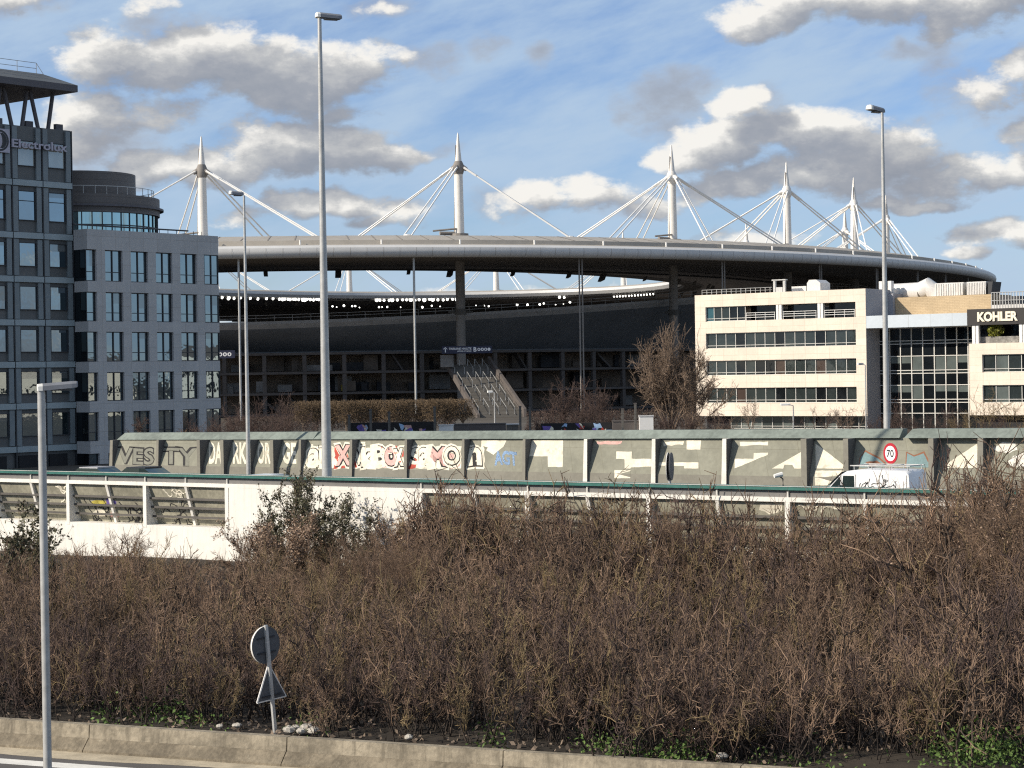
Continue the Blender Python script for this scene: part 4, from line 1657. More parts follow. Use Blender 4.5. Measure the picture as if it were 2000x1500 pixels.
    for k in range(26):
        f_ = k / 25
        o_ = -3.0 - f_ * 50
        prof.append((o_, lambda s_, f_=f_: (zrim(s_) - .3) * (1 - f_) + (-6.5) * f_ + .35))
        prof.append((o_ - 2.0, lambda s_, f_=f_: (zrim(s_) - .3) * (1 - f_) + (-6.5) * f_ + .0))
    mb = strip(prof, 0)
    mb.build('seat_rows', M_seat, t, local=False)
    mb = MB()
    for i in range(0, 720):
        s_ = 2 * math.pi * i / 720
        p, d = pt(s_, -2.2)
        z_ = EYE + zrim(s_)
        if i % 3 == 0:
            mb.tube([(p[0], p[1], z_), (p[0], p[1], z_ + 1.1)], .05, 4)
    for q in (.6, 1.1):
        mbs = strip([(-2.2, lambda s_: zrim(s_) + q - .04), (-2.2, lambda s_: zrim(s_) + q + .04)], 0, mb)
    mb.build('rim_railing', M_shell2, t, local=False)
    # dark bands added behind the far half to dim the sky gap
    mb = MB()
    for i in range(N):
        s_ = SS[i]
        p, d = pt(s_, -1.0)
        if p[1] < 500:
            continue
        p2, _ = pt(s_ + 2 * math.pi / N, -1.0)
        z0_, z1_ = EYE + zrim(s_), EYE + 19.7
        zc = z0_ + 2.2
        mb.quad((p[0], p[1], z0_ - 1), (p2[0], p2[1], z0_ - 1), (p2[0], p2[1], zc), (p[0], p[1], zc))
        mb.quad((p[0], p[1], zc + 1.4), (p2[0], p2[1], zc + 1.4), (p2[0], p2[1], z1_), (p[0], p[1], z1_))
    mb.build('windscreen', M_rail, t, local=False)
    # concourse floors, set-back wall and columns
    for zz in (4.1, .75, -2.9, -6.6):
        mb = strip([(-3.0, zz), (-3.0, zz - .42), (-14, zz - .42)], 0)
        strip([(-3.0, zz), (-14, zz)], 0, mb)
        mb.build('concourse_floor', M_slab, t, local=False)
    mb = strip([(-11, 4.0), (-11, -7.1)], 0)
    mb.build('concourse_wall', M_conc, t, local=False)
    rr = random.Random(5)
    for i in range(100):
        s_ = 2 * math.pi * i / 108 + .004
        p, d = pt(s_, -3.6)
        if p[1] > 540:
            continue
        mb = MB()
        n_ = np.array([d[1], -d[0]])
        a_ = p - d * .35 - n_ * .4
        mb.hexa([(*(p - d * .35 - n_ * .4), 1.9), (*(p + d * .35 - n_ * .4), 1.9), (*(p + d * .35 + n_ * .3), 1.9), (*(p - d * .35 + n_ * .3), 1.9),
                 (*(p - d * .35 - n_ * .4), EYE + 3.9), (*(p + d * .35 - n_ * .4), EYE + 3.9), (*(p + d * .35 + n_ * .3), EYE + 3.9), (*(p - d * .35 + n_ * .3), EYE + 3.9)])
        mb.build('concourse_column', M_slab, t, local=False)
    pans = [mat('concourse_panel', (.20, .19, .18), .8, .2, .3), mat('concourse_panel_dark', (.03, .03, .033), .8, .2, .3), mat('concourse_panel_yellow', (.32, .24, .05), .8, .2, .5),
            mat('concourse_panel_brown', (.12, .095, .075), .8, .3, .3)]
    # kiosks, doors and hoardings of the concourse: (px left, px right, floor, height, material, offset)
    spots = [(590, 652, .9, 1.0, 0, -5), (712, 727, .9, 2.4, 0, -8), (666, 681, -2.75, 1.1, 2, -6), (682, 697, -2.75, 1.1, 2, -6), (840, 880, -2.7, 2.6, 0, -9), (862, 888, .9, 2.4, 3, -4.5),
             (525, 550, .9, 1.6, 3, -9), (752, 800, .9, 2.6, 3, -9), (712, 726, -2.75, 1.9, 3, -8), (1228, 1258, .9, 2.2, 0, -8), (1165, 1200, .9, 2.4, 3, -9), (1000, 1025, .9, 2.6, 3, -9),
             (1075, 1105, .9, 2.6, 1, -9), (1030, 1060, -2.7, 2.7, 3, -9), (560, 640, -2.7, 2.7, 3, -9), (640, 660, -2.7, 2.4, 1, -8), (1180, 1225, -6.4, 3.0, 3, -8), (1120, 1150, -2.7, 2.6, 1, -9),
             (440, 470, -2.7, 1.6, 0, -7), (442, 456, -2.9, 1.2, 0, -5), (500, 530, -6.4, 2.6, 1, -9), (700, 760, -6.4, 2.6, 1, -9)]
    for (pa, pb, zf, hh, mi, off) in spots:
        s0, s1 = s_for_px(pa, off), s_for_px(pb, off)
        mb = MB()
        a_, d0 = pt(s0, off)
        b, d1 = pt(s1, off)
        n_ = np.array([d0[1], -d0[0]])
        z0_ = EYE + zf
        mb.hexa([(*a_, z0_), (*b, z0_), (*(b - n_ * 1.2), z0_), (*(a_ - n_ * 1.2), z0_), (*a_, z0_ + hh), (*b, z0_ + hh), (*(b - n_ * 1.2), z0_ + hh), (*(a_ - n_ * 1.2), z0_ + hh)])
        mb.build('kiosk', pans[mi], t, local=False)
    rr = random.Random(31)
    for q in range(46):
        pa = rr.uniform(440, 1330)
        zf = rr.choice((.9, -2.75, -2.75, .9, -6.4))
        spots2 = (pa, pa + rr.uniform(8, 42), zf, rr.uniform(1.0, 2.9), rr.choice((0, 1, 3, 3, 1)), rr.uniform(-10, -5))
        s0, s1 = s_for_px(spots2[0], spots2[5]), s_for_px(spots2[1], spots2[5])
        a_, d0 = pt(s0, spots2[5])
        b, d1 = pt(s1, spots2[5])
        n_ = np.array([d0[1], -d0[0]])
        z0_ = EYE + zf
        mb = MB()
        mb.hexa([(*a_, z0_), (*b, z0_), (*(b - n_ * .6), z0_), (*(a_ - n_ * .6), z0_), (*a_, z0_ + spots2[3]), (*b, z0_ + spots2[3]), (*(b - n_ * .6), z0_ + spots2[3]), (*(a_ - n_ * .6), z0_ + spots2[3])])
        mb.build('kiosk', pans[spots2[4]], t, local=False)
    # inclined stair flights inside
    for pa, pb, z0_, z1_ in ((495, 545, -6.2, -2.9), (560, 600, -6.4, -3.0), (1012, 1030, .9, 4.0), (1165, 1195, .9, 4.0), (765, 790, .9, 4.0)):
        s0, s1 = s_for_px(pa, -6), s_for_px(pb, -6)
        a_, d0 = pt(s0, -6)
        b, d1 = pt(s1, -6)
        n_ = np.array([d0[1], -d0[0]])
        mb = MB()
        mb.hexa([(*a_, EYE + z1_ - .5), (*b, EYE + z0_ - .5), (*(b - n_ * 1.8), EYE + z0_ - .5), (*(a_ - n_ * 1.8), EYE + z1_ - .5),
                 (*a_, EYE + z1_), (*b, EYE + z0_), (*(b - n_ * 1.8), EYE + z0_), (*(a_ - n_ * 1.8), EYE + z1_)])
        mb.build('inner_stair', M_slab, t, local=False)
    # glowing discs paint bright openings and sun glints along the far inner edge
    px1 = list(range(432, 470, 12)) + [487, 503, 520, 533, 544, 550, 556, 561, 566, 571, 577, 583, 590, 595, 600, 606, 611, 617, 623] + \
        [736, 742, 751, 760, 768, 778, 787, 795, 804, 813, 821, 831, 840, 848, 857, 867, 876, 886, 894]
    rr = random.Random(9)
    lights = [(p, 21.0 + rr.uniform(-.12, .12), .40 if rr.random() < .8 else .6) for p in px1]
    lights += [(p, 19.2 + rr.uniform(-.3, .2), rr.choice((.18, .28, .36))) for p in (648, 657, 671, 688, 694, 703, 740, 747, 757, 783, 826, 845, 862, 932, 950, 957, 1014, 1034, 1058, 1066, 1090, 1106, 1118)]
    lights += [(p, 20.4, .28) for p in range(1206, 1290, 6)] + [(1098, 20.9, .4), (1107, 20.8, .35)]
    for (p_, z_, r_) in lights:
        s_ = s_for_px(p_, -47.6, False)
        p, d = pt(s_, -48.4)
        ppos = Vector((p[0], p[1], EYE + z_))
        look = Vector((0, 0, EYE)) - ppos
        look.normalize()
        inw = Vector((-d[1], d[0], -.35)).normalized()
        mb = MB()
        mb.tube([ppos, ppos + inw * .18], r_ * .9, 10)
        fl = mb.build('glint_disc', M_glint, roof, local=False)
    # outer stair ramp
    zt, zb_ = P(915, 712, 338).z, 1.95
    tl, tr = P(874, 716, 338), P(955, 709, 338)
    bl, br = P(935, 828, 318), P(1026, 828, 318)
    tl.z = tr.z = EYE + 1.5
    bl.z = br.z = 1.95
    mb = MB()
    n = 4
    for k in range(n):
        f0, f1 = k / n, (k + .86) / n
        a_, b, c, d = tl.lerp(bl, f0), tr.lerp(br, f0), tr.lerp(br, f1), tl.lerp(bl, f1)
        c.z = d.z = a_.z - (a_.z - d.z)
        ns = 9
        for j in range(ns):
            q0, q1 = j / ns, (j + 1) / ns
            p0, p1, p2, p3 = a_.lerp(d, q0), b.lerp(c, q0), b.lerp(c, q1), a_.lerp(d, q1)
            zt_ = p0.z
            mb.hexa([(p3.x, p3.y, zt_ - .9), (p2.x, p2.y, zt_ - .9), (p1.x, p1.y, zt_ - .9), (p0.x, p0.y, zt_ - .9),
                     (p3.x, p3.y, zt_), (p2.x, p2.y, zt_), (p1.x, p1.y, zt_), (p0.x, p0.y, zt_)])
    ramp = mb.build('grand_stair', M_stair, t, local=False)
    for (a_, b, hh, mm) in ((tr, br, 1.3, M_slab), (tl, bl, .5, M_slab)):
        mb = MB()
        o_ = Vector((.22, 0, 0))
        mb.hexa([b - o_ - Vector((0, 0, .6)), b + o_ - Vector((0, 0, .6)), a_ + o_ - Vector((0, 0, .6)), a_ - o_ - Vector((0, 0, .6)),
                 b - o_ + Vector((0, 0, hh)), b + o_ + Vector((0, 0, hh)), a_ + o_ + Vector((0, 0, hh)), a_ - o_ + Vector((0, 0, hh))])
        mb.build('stair_parapet', mm, ramp, local=False)
    for f_ in (.02, .25, .45, .62, .80):
        mb = MB()
        a_, b = tl.lerp(tr, f_), bl.lerp(br, f_)
        for q in (.0, .25, .5, .75):
            p0, p1 = a_.lerp(b, q + .05), a_.lerp(b, q + .22)
            mb.tube([p0 + Vector((0, 0, .2)), p0 + Vector((0, 0, 1.35)), p1 + Vector((0, 0, 1.35)), p1 + Vector((0, 0, .2))], .045, 5)
        mb.build('handrail', M_galv, ramp, local=False)
    # direction boards
    mb = MB()
    c = P(912, 683, 333)
    half = 4.2
    mb.box(c.x - half, c.x + half, c.y, c.y + .3, c.z - .62, c.z + .62)
    sg = mb.build('direction_board', M_navy, t, local=False)

    def put(o):
        for v in o.data.vertices:
            v.co = v.co - t.location
    z0_ = c.z
    y_ = c.y - .002
    put(letters('board_lettering', 'TRIBUNE HAUTE', c.x - 3.05, c.x + .75, z0_ - .0, z0_ + .36, y_, .02, M_signw, sg, .015))
    put(letters('board_lettering', 'UPPER STAND', c.x - 1.6, c.x + .75, z0_ - .36, z0_ - .12, y_, .02, M_signw, sg, .01))
    put(letters('board_lettering', 'B', c.x + 1.1, c.x + 1.6, z0_ - .35, z0_ + .4, y_, .02, M_signw, sg, .03))
    mb = MB()
    for k in range(4):
        cx = c.x + 2.0 + k * .56
        pts_ = [(cx + .26 * math.cos(q), y_ - .02, z0_ + .02 + .26 * math.sin(q)) for q in np.linspace(0, 2 * math.pi, 15)[:-1]]
        mb.poly(list(pts_))
        if k < 3:
            mb.poly([(cx + .11 * math.cos(q), y_ - .025, z0_ + .02 + .15 * math.sin(q)) for q in np.linspace(0, 2 * math.pi, 11)[:-1]], 1)
    ax = c.x - 3.6
    mb.poly([(ax - .07, y_ - .02, z0_ - .4), (ax + .07, y_ - .02, z0_ - .4), (ax + .07, y_ - .02, z0_ + .2), (ax - .07, y_ - .02, z0_ + .2)])
    mb.poly([(ax - .32, y_ - .021, z0_ + .08), (ax, y_ - .021, z0_ + .32), (ax + .32, y_ - .021, z0_ + .08), (ax + .32, y_ - .021, z0_ + .2), (ax, y_ - .021, z0_ + .46), (ax - .32, y_ - .021, z0_ + .2)])
    mb.build('board_symbols', [M_signw, M_navy], sg, local=False)
    mb = MB()
    c2 = P(441, 692, 330)
    mb.box(c2.x - 1.6, c2.x + 1.5, c2.y, c2.y + .3, c2.z - .65, c2.z + .65)
    sg2 = mb.build('direction_board', M_navy, t, local=False)
    mb = MB()
    for k in range(3):
        cx = c2.x - .9 + k * .75
        mb.poly([(cx + .33 * math.cos(q), c2.y - .02, c2.z + .33 * math.sin(q)) for q in np.linspace(0, 2 * math.pi, 15)[:-1]])
        mb.poly([(cx + .12 * math.cos(q), c2.y - .03, c2.z + .18 * math.sin(q)) for q in np.linspace(0, 2 * math.pi, 11)[:-1]], 1)
    mb.build('board_symbols', [M_signw, M_navy], sg2, local=False)
    # clock-like display beside the ramp
    mb = MB()
    c3 = P(873, 705, 335)
    mb.box(c3.x - 1.1, c3.x + 1.1, c3.y, c3.y + .3, c3.z - 1.0, c3.z + 1.0)
    mb.build('display_board', pans[0], t, local=False)


stadium()


# ------------------------------------------------------------------ lamps and signs
def lamp_head(mb_w, mb_g, mb_l, c, d, L, w, h, tilt):
    """a lantern: white end cap, grey body, lens below; c is the cap end, d points along the body"""
    d = Vector(d).normalized()
    s_ = Vector((0, 0, 1)).cross(d).normalized()
    u = Vector((0, 0, 1))

    def sec(k, sc):
        o = c + d * (L * k) + u * (tilt * k)
        return [o + s_ * (-w / 2 * sc) - u * (h * .5 * sc), o + s_ * (w / 2 * sc) - u * (h * .5 * sc), o + s_ * (w / 2 * .92 * sc) + u * (h * .12 * sc),
                o + s_ * (w * .26 * sc) + u * (h * .5 * sc), o + s_ * (-w * .26 * sc) + u * (h * .5 * sc), o + s_ * (-w / 2 * .92 * sc) + u * (h * .12 * sc)]

    def loft(m, ks):
        secs = [sec(k, q) for k, q in ks]
        i = len(m.v)
        for q in secs:
            m.v += [tuple(p) for p in q]
        for a_ in range(len(secs) - 1):
            for j in range(6):
                j2 = (j + 1) % 6
                m.f.append((i + a_ * 6 + j, i + a_ * 6 + j2, i + a_ * 6 + 6 + j2, i + a_ * 6 + 6 + j))
                m.m.append(0)
        m.f.append(tuple(i + j for j in reversed(range(6))))
        m.f.append(tuple(i + (len(secs) - 1) * 6 + j for j in range(6)))
        m.m += [0, 0]
    loft(mb_w, [(0, .82), (.03, .97), (.14, 1.0)])
    loft(mb_g, [(.142, .985), (.85, .95), (.97, .88), (1.0, .7)])
    o = c + d * (L * .60) + u * (tilt * .6 - h * .5)
    q = [o - d * L * .27 - s_ * w * .36, o + d * L * .27 - s_ * w * .36, o + d * L * .27 + s_ * w * .36, o - d * L * .27 + s_ * w * .36]
    dn = Vector((0, 0, -h * .22))
    mb_l.hexa([p * .98 + o * .02 + dn * 1 for p in q] + q)


def street_lamp(label, px, Y, ztop, zbase, r0, r1, cap_px, cap_py, end_px, h, w, dirn, tilt, group='street lamps', arm=False):
    base = ground_at(px, Y, zbase)
    t = thing('street_lamp', label, 'street lamp', base, 0, group)
    mb = MB()
    top = Vector((base.x, base.y, ztop))
    mb.tube([base, base + Vector((0, 0, 1.2)), top], [r0 * 1.0, r0, r1], 16)
    mb.tube([base, base + Vector((0, 0, .12))], r0 * 1.8, 16)
    mb.build('pole', M_galv, t, smooth=True, local=False)
    c = P(cap_px, cap_py, Y)
    dd = Vector(dirn).normalized()
    # run along dirn until the far end is under end_px
    L = .2
    while L < 6 and 1000 + F * (c + dd * L).x / (c + dd * L).y < end_px:
        L += .01
    a_, b, l = MB(), MB(), MB()
    lamp_head(a_, b, l, c, dd, L, w, h, tilt)
    hd = b.build('lamp_head', M_lampg, t, local=False)
    a_.build('end_cap', M_lampw, hd, local=False)
    l.build('lens', M_lens, hd, local=False)
    return t


A_dir = (.72, .69, 0)
street_lamp('near grey street lamp pole with pale lantern in front of the dark tower', 97, 34.5, P(90, 762, 34.5).z, .25, .075, .068, 72, 757, 151, .125, .21, (.97, .25, 0), .05)
street_lamp('tallest street lamp with dark lantern, standing against the graffiti wall', 640, 86, P(624, 36, 86).z, 2.6, .225, .085, 617, 29, 678, .22, .42, (.93, .36, 0), -.05)
street_lamp('tall street lamp beside the round 70 sign at the right', 1734, 97, P(1723, 220, 97).z, 2.6, .17, .07, 1696, 209, 1732, .24, .42, (.80, .6, 0), -.12)
street_lamp('shorter slim street lamp between the stone office and the tallest lamp', 486, 115, P(477, 382, 115).z, 2.6, .13, .06, 448, 376, 481, .22, .40, (.92, .39, 0), -.06)


def small_lamp(label, px, Y, zb, top_py, head_dx, white):
    base = ground_at(px, Y, zb)
    t = thing('street_lamp', label, 'street lamp', base, 0, 'street lamps')
    top = P(px, top_py, Y)
    mb = MB()
    mb.tube([base, Vector((base.x, base.y, top.z))], [.09, .06], 8)
    mb.tube([Vector((base.x, base.y, top.z)), Vector((base.x + head_dx * .6, base.y, top.z + .15))], .05, 6)
    mb.build('pole', M_galv, t, local=False)
    a_, b, l = MB(), MB(), MB()
    c = Vector((base.x + head_dx, base.y, top.z + .12))
    lamp_head(a_, b, l, c, (-head_dx, .2, 0), abs(head_dx) * .8, .34, .24, 0)
    hd = b.build('lamp_head', M_lampw if white else M_lampg, t, local=False)
    a_.build('end_cap', M_lampw, hd, local=False)


small_lamp('small street lamp with white head in front of the stadium stair', 967, 215, 1.9, 767, -.75, True)
small_lamp('small dark-headed street lamp against the right end of the cream office', 1692, 205, 1.9, 713, -.8, False)
small_lamp('small street lamp in front of the lower ribbon windows of the cream office', 1550, 205, 1.9, 792, -1.3, True)


def disc(mb, c, r, n, up, th, m0=0, m1=0, N=28):
    """round plate: n is the way the back looks"""
    n = Vector(n).normalized()
    up = Vector(up).normalized()
    s_ = up.cross(n).normalized()
    up = n.cross(s_)
    A = [c + (s_ * math.cos(6.28319 * k / N) + up * math.sin(6.28319 * k / N)) * r for k in range(N)]
    i = len(mb.v)
    mb.v += [tuple(p + n * th / 2) for p in A] + [tuple(p - n * th / 2) for p in A]
    mb.f.append(tuple(range(i, i + N)))
    mb.f.append(tuple(range(i + 2 * N - 1, i + N - 1, -1)))
    mb.m += [m0, m0]
    for k in range(N):
        j = (k + 1) % N
        mb.f.append((i + k, i + N + k, i + N + j, i + j))
        mb.m.append(m1)


def near_sign():
    Y = 45.2
    top, bot = P(519, 1221, Y), P(538, 1438, Y)
    t = thing('road_sign', 'leaning post with a round and a triangular road sign seen from behind', 'road sign', bot)
    mb = MB()
    ax = (top - bot).normalized()
    bk = Vector((.76, -.65, 0))
    sd = ax.cross(bk).normalized()
    p = []
    for q in (bot - ax * .3, top):
        p += [q - sd * .04 - bk * .03, q + sd * .04 - bk * .03, q + sd * .04 + bk * .03, q - sd * .04 + bk * .03]
    mb.hexa(p)
    mb.build('post', M_galv, t, local=False)
    c = P(521.5, 1260, Y) - bk * .06
    mb = MB()
    disc(mb, c, .425, bk, ax, .045, 0, 1, 40)
    rs = mb.build('round_sign', [M_signb, M_edge], t, local=False)
    mb = MB()
    for q in (-.17, .17):
        a_ = c + ax * q + bk * .035
        mb.tube([a_ - sd * .27, a_ + sd * .27], .022, 5)
    mb.build('bracket', M_frame, rs, local=False)
    c = P(527, 1298, Y) - bk * .06
    apex = c
    hh = .80
    bl, br = apex - ax * hh - sd * .44, apex - ax * hh + sd * .44
    mb = MB()
    mb.prism([apex, bl, br], bk * .03)
    tri = mb.build('triangular_sign', M_signb, t, local=False)
    mb = MB()
    pts = [apex, bl, br]
    for k in range(3):
        mb.tube([pts[k] + bk * .015, pts[(k + 1) % 3] + bk * .015], .022, 5)
    mb.build('sign_rim', M_edge, tri, local=False)
    mb = MB()
    a_ = apex - ax * .70 + bk * .045
    mb.tube([a_ - sd * .3, a_ + sd * .3], .02, 5)
    mb.build('bracket', M_frame, tri, local=False)


near_sign()


def speed_sign():
    Y = 88.0
    c = P(1742.5, 885.5, Y)
    base = Vector((c.x, c.y, 2.6))
    t = thing('speed_sign', 'round red and white speed limit sign reading 70 above the van', 'road sign', base)
    mb = MB()
    nb = Vector((.86, .51, 0)).normalized()
    mb.tube([base, Vector((c.x, c.y, c.z + .3))], .05, 8)
    po = mb.build('post', M_galv, t, local=False)
    c = c - nb * .09
    mb = MB()
    disc(mb, c, .46, nb, (0, 0, 1), .03)
    pl = mb.build('sign_plate', M_red, t, local=False)
    mb = MB()
    disc(mb, c - nb * .018, .335, nb, (0, 0, 1), .006)
    mb.build('sign_face', M_signw, pl, local=False)
    v, f = text_mesh('70', .02)
    lo, hi = v.min(0), v.max(0)
    s_ = Vector((0, 0, 1)).cross(nb).normalized() * -1
    mb = MB()
    for q in v:
        a_ = (q[0] - (lo[0] + hi[0]) / 2) / (hi[0] - lo[0]) * .46
        b = (q[1] - (lo[1] + hi[1]) / 2) / (hi[1] - lo[1]) * .34
        mb.v.append(tuple(c - nb * .026 + s_ * a_ + Vector((0, 0, b))))
    mb.f = list(f)
    mb.m = [0] * len(f)
    mb.build('sign_digits', M_gk, pl, local=False)
    Y = 81.0
    c = P(1307.5, 911, Y)
    base = Vector((c.x, c.y, 2.6))
    t = thing('road_sign', 'round road sign seen almost edge-on in front of the noise wall', 'road sign', base)
    mb = MB()
    mb.tube([base, c], .06, 8)
    mb.build('post', M_galv, t, local=False)
    mb = MB()
    nb = Vector((.97, -.24, 0))
    disc(mb, c - nb * .05, .57, nb, (0, 0, 1), .03, 0, 1, 32)
    mb.build('round_sign', [M_signb, M_edge], t, local=False)
    mb = MB()
    disc(mb, c + nb * .08, .57, nb, (0, 0, 1), .03, 0, 1, 32)
    mb.build('round_sign', [M_signb, M_signb], t, local=False)


speed_sign()


# ------------------------------------------------------------------ vehicles
def van():
    c = P(1698, 930, 87)
    d = Vector((.829, -.559))
    L, W, H = 5.0, 1.9, 1.98
    t = thing('van', 'white panel van with black graffiti and a roof rack driving below the 70 sign', 'van', (c.x, c.y, 2.6), math.atan2(d.y, d.x))
    t.scale = (.92, 1, .98)
    # side outline, nose at -x
    o = [(-2.5, .35), (-2.52, .75), (-2.42, .95), (-1.75, 1.12), (-1.05, 1.72), (-.70, 1.90), (-.1, 1.97), (2.3, 1.95), (2.45, 1.80), (2.5, .9), (2.5, .35)]
    mb = MB()
    secs = [(-W / 2 * .97, .985), (-W / 2, .94), (W / 2, .94), (W / 2 * .97, .985)]
    n = len(o)
    ys = [(-W / 2, .0), (-W / 2 + .10, .05), (W / 2 - .10, .05), (W / 2, .0)]
    for y, up in ys:
        for (x, z) in o:
            mb.v.append((x * (1 if up else .985), y, z + (up if z > 1.3 else 0)))
    for k in range(3):
        for i in range(n):
            j = (i + 1) % n
            mb.f.append((k * n + i, k * n + j, k * n + n + j, k * n + n + i))
            mb.m.append(0)
    mb.f.append(tuple(reversed(range(n))))
    mb.f.append(tuple(range(3 * n, 4 * n)))
    mb.m += [0, 0]
    body = mb.build('body', M_van, t, smooth=True)
    y = -W / 2 - .006
    mb = MB()
    mb.poly([(-1.62, y, 1.15), (-1.02, y, 1.15), (-1.02, y, 1.70), (-1.10, y, 1.66)])
    mb.poly([(-.95, y, 1.15), (-.30, y, 1.15), (-.32, y, 1.74), (-.88, y, 1.74)])
    mb.build('side_window', G_car, t)
    mb = MB()
    mb.quad((-1.86, -W / 2 + .18, 1.14), (-1.86, W / 2 - .18, 1.14), (-1.02, W / 2 - .2, 1.86), (-1.02, -W / 2 + .2, 1.86))
    mb.v = [(x - .03, yy, z + .045) for x, yy, z in mb.v]
    mb.build('windscreen', G_car, t)
    for x in (-1.6, 1.5):
        for yy in (-W / 2 + .1, W / 2 - .1):
            mb = MB()
            mb.tube([(x, yy - .11, .34), (x, yy + .11, .34)], .34, 20)
            wl = mb.build('wheel', M_tyre, t)
            mb = MB()
            mb.tube([(x, yy - .118, .34), (x, yy + .118, .34)], .2, 12)
            mb.build('rim', M_galv, wl)
    mb = MB()
    mb.box(-1.05, -.95, -W / 2 - .22, -W / 2, 1.1, 1.32)
    mb.build('wing_mirror', M_frame, t)
    mb = MB()
    for yy in (-.75, .75):
        mb.tube([(-.6, yy, 2.18), (2.4, yy, 2.18)], .03, 6)
    for x in (-.4, .5, 1.4, 2.3):
        mb.tube([(x, -.75, 2.18), (x, .75, 2.18)], .025, 6)
        for yy in (-.75, .75):
            mb.tube([(x, yy, 1.9), (x, yy, 2.18)], .025, 6)
    mb.build('roof_rack', M_galv, t)
    mb = MB()
    for xx in (-.98, -.24, .95, 2.3):
        mb.box(xx - .012, xx + .012, y + .001, y + .004, .5, 1.8)
    mb.box(-2.3, 2.4, y - .012, y + .004, .62, .72)
    mb.box(-.40, -.28, y - .014, y + .004, 1.0, 1.05)
    mb.box(1.02, 1.14, y - .014, y + .004, 1.0, 1.05)
    mb.build('body_trim', M_rail, t)
    rr = random.Random(21)
    mb = MB()
    for q in range(20):
        x, z = rr.uniform(.0, 1.7), rr.uniform(1.0, 1.7)
        an = rr.uniform(0, 6.28)
        for s_ in range(6):
            an += rr.uniform(-1, 1)
            x2, z2 = x + .09 * math.cos(an), min(1.78, max(.7, z + .10 * math.sin(an)))
            l = math.hypot(x2 - x, z2 - z) or 1
            ox, oz = -(z2 - z) / l * .017, (x2 - x) / l * .017
            mb.quad((x - ox, y, z - oz), (x2 - ox, y, z2 - oz), (x2 + ox, y, z2 + oz), (x + ox, y, z + oz))
            x, z = x2, z2
    mb.build('graffiti_scribble', M_gk, t)


van()


def car(label, px, Y, m):
    c = ground_at(px, Y, 2.6)
    t = thing('car', label, 'car', c, math.atan2(-.559, .829), 'cars on the motorway')
    W = 1.75
    mb = MB()
    o = [(-2.1, .3), (-2.15, .7), (-1.2, .92), (1.3, .95), (2.05, .9), (2.1, .3)]
    mb.prism([(x, -W / 2, z) for x, z in o], (0, W, 0))
    r = [(-.55, 1.46), (.9, 1.47), (.9, 1.40), (-.55, 1.39)]
    mb.prism([(x, -W / 2 + .2, z) for x, z in r], (0, W - .4, 0))
    mb.build('body', m, t)
    mb = MB()
    g = [(-1.25, .93), (1.75, .95), (.9, 1.4), (-.55, 1.4)]
    mb.prism([(x, -W / 2 + .12, z) for x, z in g], (0, W - .24, 0))
    mb.build('cabin_glass', G_car, t)
    for x in (-1.35, 1.3):
        for yy in (-W / 2 + .1, W / 2 - .1):
            mb = MB()
            mb.tube([(x, yy - .1, .31), (x, yy + .1, .31)], .31, 16)
            mb.build('wheel', M_tyre, t)


car('pale car whose roof shows above the parapet below the DARK lettering', 516, 101, M_carw)
car('dark car whose roof shows above the parapet below the outlined graffiti', 278, 112, M_card)
car('grey car whose roof shows above the parapet in front of the dark tower', 186, 113, M_carg)

# small camera on the parapet
q = NW.hit(1527, 952)
t = thing('camera_bracket', 'small camera on a bracket on top of the white parapet', 'camera', NW.w(q[0], .1, 4.76))
c = NW.w(q[0], .1, 4.76)
mb = MB()
mb.tube([c, c + Vector((0, 0, .25)), c + Vector((-.15, 0, .38))], .03, 6)
mb.build('bracket', M_frame, t, local=False)
mb = MB()
mb.tube([c + Vector((-.32, -.05, .36)), c + Vector((-.02, .05, .42))], [.07, .09], 8)
mb.build('housing', M_lampw, t, local=False)


# ------------------------------------------------------------------ plants
def segs_mesh(segs, sides=3):
    """segments (x0 y0 z0 x1 y1 z1 r0 r1) to vertices and quads"""
    s_ = np.asarray(segs, dtype=np.float64)
    a_, b, r0, r1 = s_[:, 0:3], s_[:, 3:6], s_[:, 6], s_[:, 7]
    d = b - a_
    d /= np.maximum(np.linalg.norm(d, axis=1), 1e-6)[:, None]
    ref = np.where(np.abs(d[:, 2:3]) > .9, np.array([[1., 0, 0]]), np.array([[0, 0, 1.]]))
    u = np.cross(d, ref)
    u /= np.linalg.norm(u, axis=1)[:, None]
    v = np.cross(d, u)
    V = []
    for base, r in ((a_, r0), (b, r1)):
        for k in range(sides):
            an = 2 * math.pi * k / sides
            V.append(base + (u * math.cos(an) + v * math.sin(an)) * r[:, None])
    V = np.stack(V, 1).reshape(-1, 3)
    n = len(s_)
    i = np.arange(n)[:, None] * (2 * sides)
    Q = np.concatenate([np.stack([i[:, 0] + k, i[:, 0] + (k + 1) % sides, i[:, 0] + sides + (k + 1) % sides, i[:, 0] + sides + k], 1) for k in range(sides)], 0)
    return V, Q


